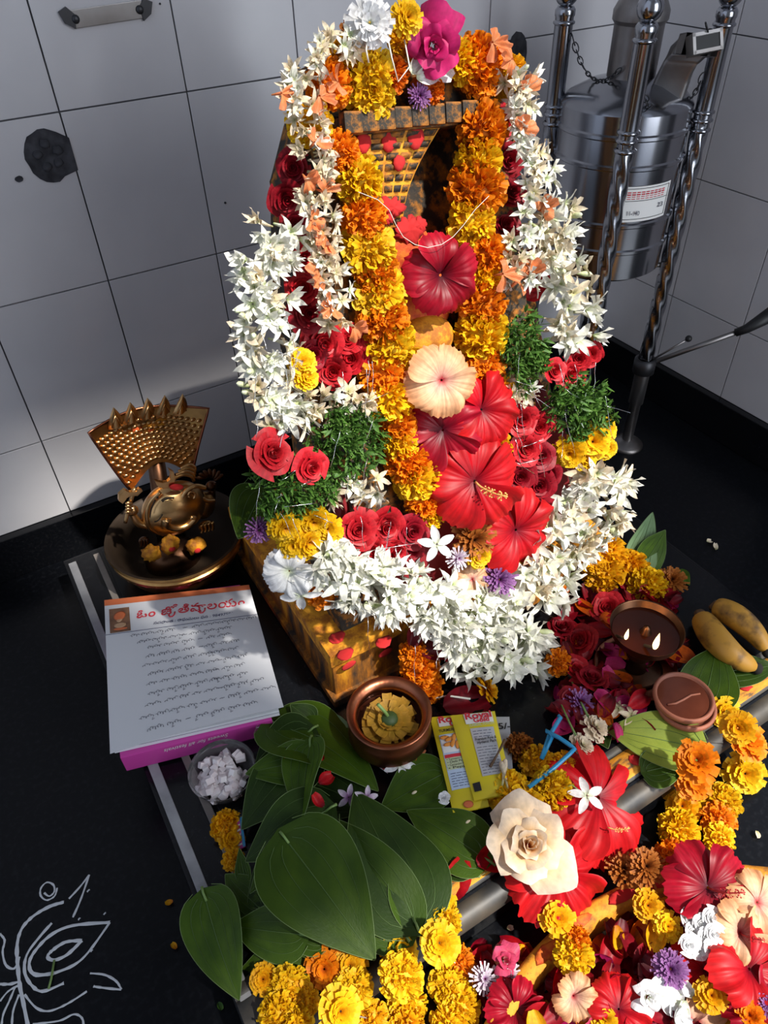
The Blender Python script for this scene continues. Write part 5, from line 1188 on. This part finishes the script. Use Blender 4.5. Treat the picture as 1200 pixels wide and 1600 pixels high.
mstring('marigold string nearest the betel heap stalk, falling over the platform front', [(690, 1412, 46, 'm'), (692, 1440, 60, 'Y'), (686, 1474, 62, 'm'), (716, 1508, 60, 'O'), (700, 1538, 62, 'Y'), (716, 1572, 70, 'Y'), (700, 1600, 60, 'Y')])
mstring('marigold string hanging straight below the tip of the big front leaf', [(622, 1482, 66, 'm'), (626, 1524, 72, 'Y'), (636, 1566, 68, 'Y'), (634, 1598, 60, 'y')])
mstring('marigold string with orange top bloom left of the hanging middle one', [(508, 1512, 62, 'n'), (546, 1510, 56, 'k'), (552, 1544, 64, 'Y'), (530, 1580, 70, 'm'), (580, 1590, 56, 'y')])
mstring('marigold string at the left front corner below the drooping leaf', [(412, 1530, 44, 'k'), (452, 1540, 66, 'Y'), (470, 1566, 58, 'y'), (436, 1584, 66, 'Y'), (462, 1604, 60, 'Y')])
mstring('short marigold string at the left side of the betel heap', [(354, 1290, 50, 'y'), (362, 1312, 40, 'k'), (364, 1344, 36, 'y')])
mstring('marigold string at far right beside the clay lamps', [(1130, 1112, 50, 'm'), (1152, 1136, 54, 'k'), (1168, 1160, 58, 'n'), (1162, 1208, 62, 'm'), (1128, 1254, 60, 'Y'), (1122, 1284, 58, 'O'), (1124, 1312, 52, 'Y')])
mstring('marigold string with loose orange petals below the yellowing leaf', [(1088, 1190, 64, 'n'), (1082, 1222, 56, 'n'), (1066, 1262, 52, 'k'), (1060, 1296, 66, 'Y'), (1050, 1340, 56, 'O')])

# ============================================================ round basin of offered flowers on the floor
bz_ = .034
A, B_, C_ = [on(x, y, bz_) for x, y in ((822, 1522), (905, 1438), (1040, 1374))]
def circ(a, b, c):
    d = 2*(a.x*(b.y-c.y)+b.x*(c.y-a.y)+c.x*(a.y-b.y)); s = lambda p: p.x*p.x+p.y*p.y
    return Vector(((s(a)*(b.y-c.y)+s(b)*(c.y-a.y)+s(c)*(a.y-b.y))/d, (s(a)*(c.x-b.x)+s(b)*(a.x-c.x)+s(c)*(b.x-a.x))/d, 0))
O_ = circ(A, B_, C_); RB = (A.xy-O_.xy).length
print('BASIN', O_, RB, O_.y+RB)
if O_.y+RB > .188: O_.y = .188-RB
basin = thing('offering_basin', 'round stone basin with turmeric-smeared rim full of offered flowers', 'basin', (O_.x, O_.y, 0))
link('rim', MB().lathe([(RB-.014, .004), (RB-.012, .026), (RB-.008, .034), (RB+.004, .035), (RB+.009, .030), (RB+.010, .010), (RB+.008, .0)], 72).mesh('rim', smear('turmeric_and_vermilion_rim', (.16, .07, .02), [(.42, (.45, .17, .01)), (.52, (.66, .28, .015)), (.60, (.70, .30, .02)), (.66, (.50, .05, .01))], 55, (1, 1, 1))), basin, TRS(Vector((O_.x, O_.y, .0005))))
link('basin_floor', MB().lathe([(0, .005), (RB-.013, .005)], 48).mesh('basin_floor', M_granite), basin, TRS(Vector((O_.x, O_.y, .0005))))
for kk, (x, y) in enumerate(((975, 1402), (910, 1448), (1035, 1380), (860, 1490))):
    p = on(x, y, .0375); a = math.atan2(p.y-O_.y, p.x-O_.x); q = Vector((O_.x+(RB-.001)*math.cos(a), O_.y+(RB-.001)*math.sin(a), .0355))
    link('kumkum_smear', MB().sphere((0, 0, 0), (.006, .016, .0014), 10, 5, lambda d: 1+.4*noise.noise(d*2)).mesh('kumkum_smear', M_orange_paste if kk % 2 else M_kum), basin, TRS(q, Matrix.Rotation(a, 4, 'Z')))
def z8(x, y): return (700+x/2.4, 1160+y/2.4)
def hz(x, y, z): return on(*z8(x, y), z)
UP = (0, 0, 1)
p = hz(975, 545, .070); hibiscus('big crumpled crimson hibiscus at the back right of the basin', p, 126, (-.1, -.4, 1), P_hibd, S_red, spin=.3, ruffle=.12, cup=.2)
p = hz(1160, 600, .066); hibiscus('peach hibiscus at the right frame edge above the red blooms', p, 92, (.1, -.3, 1), P_peach, S_red, spin=.8, ruffle=.10, stam_on=False)
p = hz(1095, 715, .066); hibiscus('peach hibiscus beside the white double jasmines', p, 84, (-.1, -.4, 1), P_peach, S_red, spin=.1, ruffle=.10)
p = hz(1130, 850, .058); hibiscus('bright red hibiscus at the right side of the basin', p, 130, (.1, -.3, 1), P_hib, S_red, spin=1.2, ruffle=.10, stam_on=False)
p = hz(960, 850, .050); hibiscus('red hibiscus below the white double jasmines', p, 96, (-.2, -.2, 1), P_hib, S_red, spin=.5, ruffle=.12, stam_on=False)
p = hz(1170, 1000, .050); hibiscus('dark hibiscus in the bottom right corner', p, 110, (.1, -.2, 1), P_hibd, S_red, spin=.9, ruffle=.12, stam_on=False)
p = hz(640, 1000, .045); hibiscus('red hibiscus at the bottom of the basin near the white petals', p, 90, (-.1, -.2, 1), P_hib, S_red, spin=.2, ruffle=.12, stam_on=False)
p = hz(470, 950, .048); hibiscus('peach bloom in the left part of the basin below the marigold', p, 62, (-.2, -.5, 1), P_peach, S_red, spin=.9, ruffle=.12, stam_on=False, cup=.7)
p = hz(250, 1000, .030); hibiscus('crimson bloom left of the peach one at the bottom edge', p, 84, (0, -.3, 1), P_hibd, S_red, spin=.4, ruffle=.16, stam_on=False)
for i, (x, y) in enumerate(((905, 660), (950, 680), (990, 660), (920, 720), (965, 735), (1000, 720), (940, 775), (985, 780), (905, 760))):
    p = hz(x, y, .066+.004*(i % 3)); tag(link('double_jasmine', rose(i % 3, P_purewhite), None, TRS(p, frame((rnd.uniform(-.4, .4), -.4, 1)), 17*mpp(p))), 'white double jasmine in the clump in front of the crimson hibiscus', 'flower', 'clump of white double jasmines')
for lab, x, y, d, z, m_, n_, L_, w_ in (
    ('rust-brown dried marigold leaning on the basin rim', 742, 470, 62, .060, P_rust, 26, 5, .07), ('second dried marigold, darker, behind the basin rim', 660, 480, 56, .045, P_rust, 26, 5, .07), ('yellow bloom with dark heart inside the rim below the dried marigold', 748, 612, 50, .052, P_yel2, 16, 4, .17),
    ('yellow bloom next to the white double jasmines', 822, 690, 46, .052, P_yel, 18, 4, .15), ('yellow bloom with dark heart outside the basin rim', 408, 660, 56, .058, P_yel2, 16, 4, .17),
    ('purple aster in the middle of the basin', 832, 850, 58, .060, P_purple, 30, 6, .06), ('white and lilac aster at the left below the platform edge', 138, 890, 48, .030, P_lilac, 24, 3, .06), ('second lilac aster beside the pink rose petals', 225, 870, 40, .032, P_lilac, 24, 3, .06),
    ('yellow chrysanthemum on a stem in the lower right of the basin', 985, 950, 54, .055, P_yel2, 18, 4, .15), ('orange chrysanthemum in the bottom right corner', 1130, 1030, 50, .055, P_ora, 22, 5, .10), ('yellow chrysanthemum at the bottom edge of the basin', 590, 1040, 44, .045, P_yel, 18, 4, .15), ('dark purple aster at the right frame edge', 1195, 985, 44, .055, P_purple, 26, 5, .06)):
    p = hz(x, y, z); loose_mum(lab, p, d, toward(p, .4, UP)+rv(.2), m_, None, n_, L_, width=w_)
p = hz(470, 800, .050); tag(link('marigold', pompon(1, P_yel), None, TRS(p, frame(toward(p, .5, UP)), 31*mpp(p))), 'yellow marigold sitting on the basin rim at left', 'flower')
p = hz(480, 740, .052); tag(link('marigold', pompon(2, P_ora), None, TRS(p, frame(toward(p, .5, UP)), 22*mpp(p))), 'small orange marigold just above the yellow one on the rim', 'flower')
p = hz(755, 960, .055); single_rose('rose', 'white rose opening in the lower middle of the basin', p, 56, (-.3, -.4, 1), P_purewhite, None, 9)
p = hz(215, 815, .040); single_rose('rose', 'pink rosebud at the left end below the platform edge', p, 48, (.1, -.3, 1), P_pinkp, None, 9)
for i in range(10):
    p = hz(rnd.uniform(760, 900), rnd.uniform(900, 1050), .050); tag(link('loose_petal', loose_petal(i % 6, P_purewhite), None, TRS(p, frame((rnd.uniform(-.5, .5), -.4, 1), None, rnd.uniform(0, 6)), 17*mpp(p))), 'white petal around the white rose in the basin', 'petal', 'white petals in the basin')
for i in range(330):
    x = hp_r.uniform(100, 1230); y = hp_r.uniform(560, 1080)
    p = hz(x, y, .012); q = (p.xy-O_.xy).length
    if q > RB-.02 and not (x < 420 and y > 780): continue
    p = hz(x, y, .012+hp_r.uniform(0, .030) if q < RB-.02 else .006+hp_r.uniform(0, .012))
    m_ = hp_r.choice([P_dred, P_red, P_hib, P_hibd, P_dred, P_magenta, P_pinkp, P_dorange, P_yel2, P_peach])
    tag(link('loose_petal', loose_petal(hp_r.randrange(6), m_), None, TRS(p, frame((hp_r.uniform(-.6, .6), hp_r.uniform(-.8, .3), 1), None, hp_r.uniform(0, 6)), hp_r.uniform(18, 32)*mpp(p))), HUE[m_.name]+' loose petal bedded among the offered flowers of the basin', 'petal', 'loose petals in the basin')

# ============================================================ donation drum in its twisted-pole stand
HC = Vector((.856, .796, 0)); HN = Vector((-HC.x, -HC.y, 0)).normalized(); HR = .088
def zat(px, py, P):                                        # height on the vertical plane through P that faces the room
    d = ray(px, py); t = (P-CAM).dot(HN)/d.dot(HN); return (CAM+d*t).z
FR = HC+HN*HR*.85
zt_, z1_, z2_, l0, l1, z3_, z4_, zb_ = [zat(1015, y, FR) for y in (176, 216, 263, 290, 346, 354, 396, 443)]
drum = thing('donation_drum', 'ringed stainless steel donation drum with paper label, set in the pole stand', 'drum', (HC.x, HC.y, zb_))
def ringprof():
    p = [(0, zb_), (HR*.94, zb_), (HR, zb_+.004)]
    for z in (z4_, z3_, z2_, z1_): p += [(HR, z-.004), (HR+.0025, z-.002), (HR+.0025, z+.002), (HR, z+.004)]
    return p+[(HR, zt_-.004), (HR*.97, zt_), (HR*.90, zt_+.006), (HR*.60, zt_+.020), (HR*.36, zt_+.026)]
link('drum_body', MB().lathe(ringprof(), 64).mesh('drum_body', M_steel, True, 0, 28), drum, TRS(Vector((HC.x, HC.y, 0))))
link('neck', MB().lathe([(HR*.36, zt_+.024), (HR*.36, zt_+.085), (HR*.40, zt_+.090), (HR*.40, zt_+.100), (HR*.33, zt_+.112), (HR*.20, zt_+.130), (.004, zt_+.134)], 36).mesh('neck', M_steel_dull, True, 0, 28), drum, TRS(Vector((HC.x, HC.y, 0))))
th0 = math.atan2(HN.y, HN.x)
def lab(u, v, off=.0006):
    a = th0-.02+u*1.05; return Vector((HC.x+(HR+.0005+off)*math.cos(a), HC.y+(HR+.0005+off)*math.sin(a), l1+(l0-l1)*v))
lb = link('paper_label', MB().grid(lambda u, v: lab(u, v), 16, 4).mesh('paper_label', M_white), drum)
m = MB()
for v in (.08, .60, .94): m.tube([lab(.04+.92*k/12, v, .001) for k in range(13)], .0004, 4, False)
for u in (.04, .96): m.tube([lab(u, .08, .001), lab(u, .94, .001)], .0004, 4, False)
link('label_rules', m.mesh('label_rules', M_black_print), lb)
def labtext(u, v, s, mat, h, wd, bold=.0):
    a = th0-.02+u*1.05; X = Vector((-math.sin(a), math.cos(a), 0)); write(lb, s, mat, lab(u, v, .0018), X, (0, 0, 1), h, wd, bold)
m = MB()
for v, r in ((.84, .0007), (.78, .0009), (.72, .0005), (.66, .0005)):
    u = .12
    while u < .86:
        m.tube([lab(u+.05*k/3, v, .001) for k in range(4)], r, 4, False); u += .07
link('red_print_lines', m.mesh('red_print_lines', M_red_ink), lb)
labtext(.30, .20, '11-140', M_ink, .006, .017, .01); labtext(.78, .34, '23', M_ink, .006, .010, .01)
# curved coin chute with slot box
P3 = Vector((.930, .725, 0)); P2 = Vector((.782, .715, 0)); P1 = Vector((.794, .869, 0)); P4 = Vector((.932, .872, 0))
zt = .672
ch = MB(); q0 = HC+Vector((.020, -.050, zt_+.004)); 
sb0 = hit(1103, 66, 1, .698)
SN = Vector((-.45, -1, .45)).normalized(); se = sb0-SN*.010
path = [q0, q0.lerp(se, .12)+Vector((0, 0, .020)), q0.lerp(se, .40)+Vector((0, 0, .026)), q0.lerp(se, .72)+Vector((0, 0, .016)), se]
wx = Vector((-.5, .85, 0)).normalized()
def chute(u, v):
    k = v*4; i = min(3, int(k)); c = path[i].lerp(path[i+1], k-i); t = (path[min(4, i+1)]-path[i]).normalized(); nn = t.cross(wx).normalized()
    a = 2*PI*u; rr = .020; cx = max(-1, min(1, 1.5*math.cos(a))); cy = max(-1, min(1, 1.5*math.sin(a))); return c+wx*cx*rr*1.05+nn*cy*rr*.60
link('coin_chute', ch.grid(chute, 24, 20, True).mesh('coin_chute', M_steel_dull), drum)
bx_ = TRS(sb0, frame(SN, (-.12, 0, 1)), .85)
slot = link('slot_box', MB().box((0, 0, -.006), (.022, .0135, .010)).mesh('slot_box', M_steel_dull, False, .0012), drum, bx_)
m = MB()
for c, h in (((0, .011, .005), (.022, .0022, .0015)), ((0, -.011, .005), (.022, .0022, .0015)), ((.020, 0, .005), (.0022, .0135, .0015)), ((-.020, 0, .005), (.0022, .0135, .0015))): m.box(c, h)
link('slot_frame', m.mesh('slot_frame', M_steel_dull, False), slot, bx_)
link('slot', MB().box((0, 0, .0043), (.017, .0085, .0005)).mesh('slot', M_black, False), slot, bx_)
st = thing('pole_stand', 'stainless steel stand of tall half-twisted poles in the room corner', 'stand', (HC.x, HC.y, 0))
def pole(P, finial):
    z_k = .545; r = .0118
    m = MB()
    def tw(u, v):
        z = .165+(z_k-.165)*v; a = 2*PI*u; rr = r*(.96+.075*math.cos(4*(a)+z*150)); return (P.x+rr*math.cos(a), P.y+rr*math.sin(a), z)
    pl = link('twisted_shaft', m.grid(tw, 32, 90, True).mesh('twisted_shaft', M_steel), st)
    link('upper_tube', MB().lathe([(r*1.02, z_k), (r*1.02, zt-.012), (r*1.12, zt-.010), (r*1.12, zt-.004), (r*.9, zt), (0, zt)], 28).mesh('upper_tube', M_steel), st, TRS(P))
    for zz in (z_k-.012, z_k, z_k+.010, zt-.018): link('collar', MB().lathe([(r, -.003), (r*1.22, -.001), (r*1.22, .001), (r, .003)], 28).mesh('collar', M_steel), st, TRS(P+Vector((0, 0, zz))))
    link('lower_tube', MB().lathe([(r*.8, .004), (r*.8, .09), (r*1.05, .092), (r*1.05, .17), (r, .172)], 28).mesh('lower_tube', M_steel_dull), st, TRS(P))
    link('foot_disc', MB().lathe([(0, .014), (r*.9, .014), (r*1.6, .010), (.027, .006), (.030, .003), (.030, 0)], 32).mesh('foot_disc', M_steel_dull), st, TRS(P))
    if finial: link('ball_finial', MB().sphere((0, 0, zt+.014), .0155, 20, 14).mesh('ball_finial', M_steel), st, TRS(P))
for P, f_ in ((P1, 1), (P2, 1), (P3, 1), (P4, 1)): pole(P, f_)
for P in (P1, P2, P3, P4):
    d = (HC-P).normalized(); link('bracket_arm', MB().tube([P+Vector((0, 0, zb_-.004)), P+d*.06+Vector((0, 0, zb_-.004))], .004, 8).mesh('bracket_arm', M_steel_dull), st)
link('support_ring', MB().lathe([(.030, zb_-.004), (.062, zb_-.004), (.062, zb_-.001), (.030, zb_-.001), (.030, zb_-.004)], 40).mesh('support_ring', M_steel_dull), st, TRS(HC))
def chain(label, a, b, sag, n):
    m = MB(); L = []
    for i in range(n+1):
        t = i/n; L.append(a.lerp(b, t)-Vector((0, 0, sag*4*t*(1-t))))
    for i in range(n):
        c = (L[i]+L[i+1])/2; d = (L[i+1]-L[i]); l = d.length*.72; d.normalize(); s = d.orthogonal().normalized(); s.rotate(Matrix.Rotation(i*PI/2, 3, d))
        m.tube([c+d*l*math.cos(2*PI*k/10)+s*l*.55*math.sin(2*PI*k/10) for k in range(11)], .0009, 4, False)
    return tag(link('chain', m.mesh('chain', M_iron)), label, 'chain')
nk = HC+Vector((0, 0, zt_+.03))
chain('dark chain sagging from the back left pole to the drum neck', P1+Vector((.006, -.012, .64)), nk+HN*.034+Vector((-.01, .01, .01)), .03, 16)
chain('dark chain hanging from the neck behind the front pole', nk+HN*.034+Vector((.0, .0, .055)), nk+HN*.040+Vector((.0, 0, -.004)), .0, 9)
chain('dark chain looped over the top of the drum beside the chute', P2+Vector((.014, .002, .60)), HC+Vector((.052, -.040, zt_+.022)), .03, 14)
chain('short dark chain dropping from the coin chute to the drum shoulder', HC+Vector((.055, -.040, zt_+.022)), P3+Vector((-.012, .004, .60)), .03, 12)
chain('tiny chain at the top of the right-hand pole', P3+Vector((-.013, 0, .645)), sb0+Vector((-.006, 0, .018)), .006, 5)
# microphone boom clamped to the front right pole
bm = thing('boom_arm', 'thin steel boom arm with black rubber grip clamped to the right-hand pole', 'boom arm', P3+Vector((0, 0, .1)))
b0 = P3+Vector((0, 0, hit(1004, 572, 1, .725).z)); b1 = hit(1166, 514, 0, 1.022); b2 = hit(1200, 494, 0, 1.040); b2 = b1+(b2-b1)*1.2
link('clamp', MB().lathe([(.013, -.014), (.018, -.012), (.018, .012), (.013, .014)], 20).mesh('clamp', M_iron), bm, TRS(b0))
link('rod', MB().tube([b0, b1], .0042, 10).mesh('rod', M_steel_dull), bm)
link('grip', MB().tube([b1-(b1-b0)*.10, b1, b2], [.0062, .0072, .012], 14).mesh('grip', M_black), bm)
kn = b0.lerp(b1, .42)+Vector((0, 0, .022)); link('lever', MB().tube([b0.lerp(b1, .08)+Vector((0, 0, .006)), kn], .0018, 8).mesh('lever', M_steel_dull), bm); link('lever_knob', MB().sphere(kn, .0055, 12, 8).mesh('lever_knob', M_black), bm)

# ============================================================ floor drawing and stray petals
kol = thing('floor_drawing', 'white chalk lotus drawing on the black floor at lower left', 'drawing', on(80, 1500, .0004))
M_chalk = plain('white_rangoli_powder', (.55, .57, .60), .95)
def stroke(pts, wd=2.6):
    P = [on(x/1.951, 780+y/1.951, .0005) for x, y in pts]; Q = []
    for i in range(len(P)-1):
        a = P[max(0, i-1)]; b = P[i]; c = P[i+1]; d = P[min(len(P)-1, i+2)]
        for kk in range(5):
            t = kk/5; Q.append(.5*((2*b)+(c-a)*t+(2*a-5*b+4*c-d)*t*t+(3*b-a-3*c+d)*t**3))
    Q.append(P[-1]); m = MB(); n = len(Q)
    s = mpp(P[0])*wd/2; pr = []
    for i, q in enumerate(Q):
        t = Q[min(n-1, i+1)]-Q[max(0, i-1)]; t.z = 0
        t = t.normalized() if t.length > 1e-7 else Vector((1, 0, 0)); nn = Vector((-t.y, t.x, 0)); w_ = s*rnd.uniform(.75, 1.3)
        pr.append((q-nn*w_, q+nn*w_))
    for i, (a, b) in enumerate(pr): m.vert(a); m.vert((a+b)/2+Vector((0, 0, .0006))); m.vert(b)
    for i in range(n-1):
        b = 3*i
        for j in (0, 1): m.f.append((b+j, b+j+1, b+j+4, b+j+3))
    link('chalk_line', m.mesh('chalk_line', M_chalk), kol)
stroke([(135, 1200), (150, 1210), (165, 1197), (163, 1176), (143, 1168), (125, 1185), (124, 1208), (142, 1222), (166, 1210), (174, 1185)])
stroke([(195, 1228), (150, 1242), (100, 1272), (66, 1310), (52, 1360), (54, 1420), (60, 1480), (72, 1540), (86, 1610)], 5)
stroke([(210, 1218), (245, 1180), (272, 1145)], 3); stroke([(272, 1145), (248, 1215), (222, 1275)], 3)
stroke([(158, 1292), (120, 1335), (82, 1388), (75, 1440), (95, 1480), (130, 1500), (195, 1475)], 4)
stroke([(335, 1290), (220, 1300), (150, 1332), (98, 1390), (90, 1430), (112, 1450), (165, 1445)], 5); stroke([(165, 1445), (225, 1420), (270, 1380), (335, 1290)], 4)
stroke([(250, 1345), (200, 1350), (160, 1375), (145, 1395), (165, 1405), (205, 1388), (250, 1345)], 5)
stroke([(275, 1445), (320, 1450), (355, 1470), (370, 1495)], 3); stroke([(370, 1495), (320, 1490), (285, 1485)], 3)
stroke([(0, 1478), (30, 1478), (60, 1470)], 4); stroke([(60, 1480), (25, 1500), (0, 1530)], 3)
stroke([(265, 1500), (205, 1538), (150, 1560), (110, 1550), (75, 1510)], 3); stroke([(255, 1610), (250, 1582), (225, 1570), (180, 1590), (100, 1600)], 3)
stroke([(45, 1490), (28, 1530), (10, 1570), (4, 1610)], 3); stroke([(58, 1510), (40, 1560), (36, 1610)], 3)
stroke([(0, 1325), (14, 1345), (8, 1380), (18, 1420), (44, 1430), (60, 1395)], 3)
for x, y in ((268, 1192), (240, 1278), (318, 1262), (278, 1375)): stroke([(x, y), (x+3, y+3)], 4)
p = on(80, 1503, .002); tag(link('grass_blade', MB().tube([on(85, 1508-8, .002), on(80, 1530, .002), on(76, 1545, .002)], .0012, 5).mesh('grass_blade', M_stem)), 'short green stem lying on the chalk drawing', 'stem')
for i, (x, y, lab_) in enumerate(((1108, 846, 'pale fallen petal on the dark floor, nearer the corner'), (1118, 854, 'pale fallen petal on the dark floor beside its twin'), (272, 1478, 'tiny yellow petal on the black floor left of the drooping leaf'), (264, 1410, 'tiny dry petal on the black floor above the yellow one'), (1183, 1304, 'pale petal on the black floor near the right frame edge'), (344, 1572, 'tiny green leaf bit on the floor below the drooping leaf'), (797, 1450, 'white speck of petal on the floor below the platform edge'))):
    z = .003; p = on(x, y, z); tag(link('fallen_petal', loose_petal(i % 6, P_yel2 if i in (2, 3) else (P_cream if i != 5 else P_sprig)), None, TRS(p, frame((.1, -.2, 1), None, i), 7*mpp(p))), lab_, 'petal')
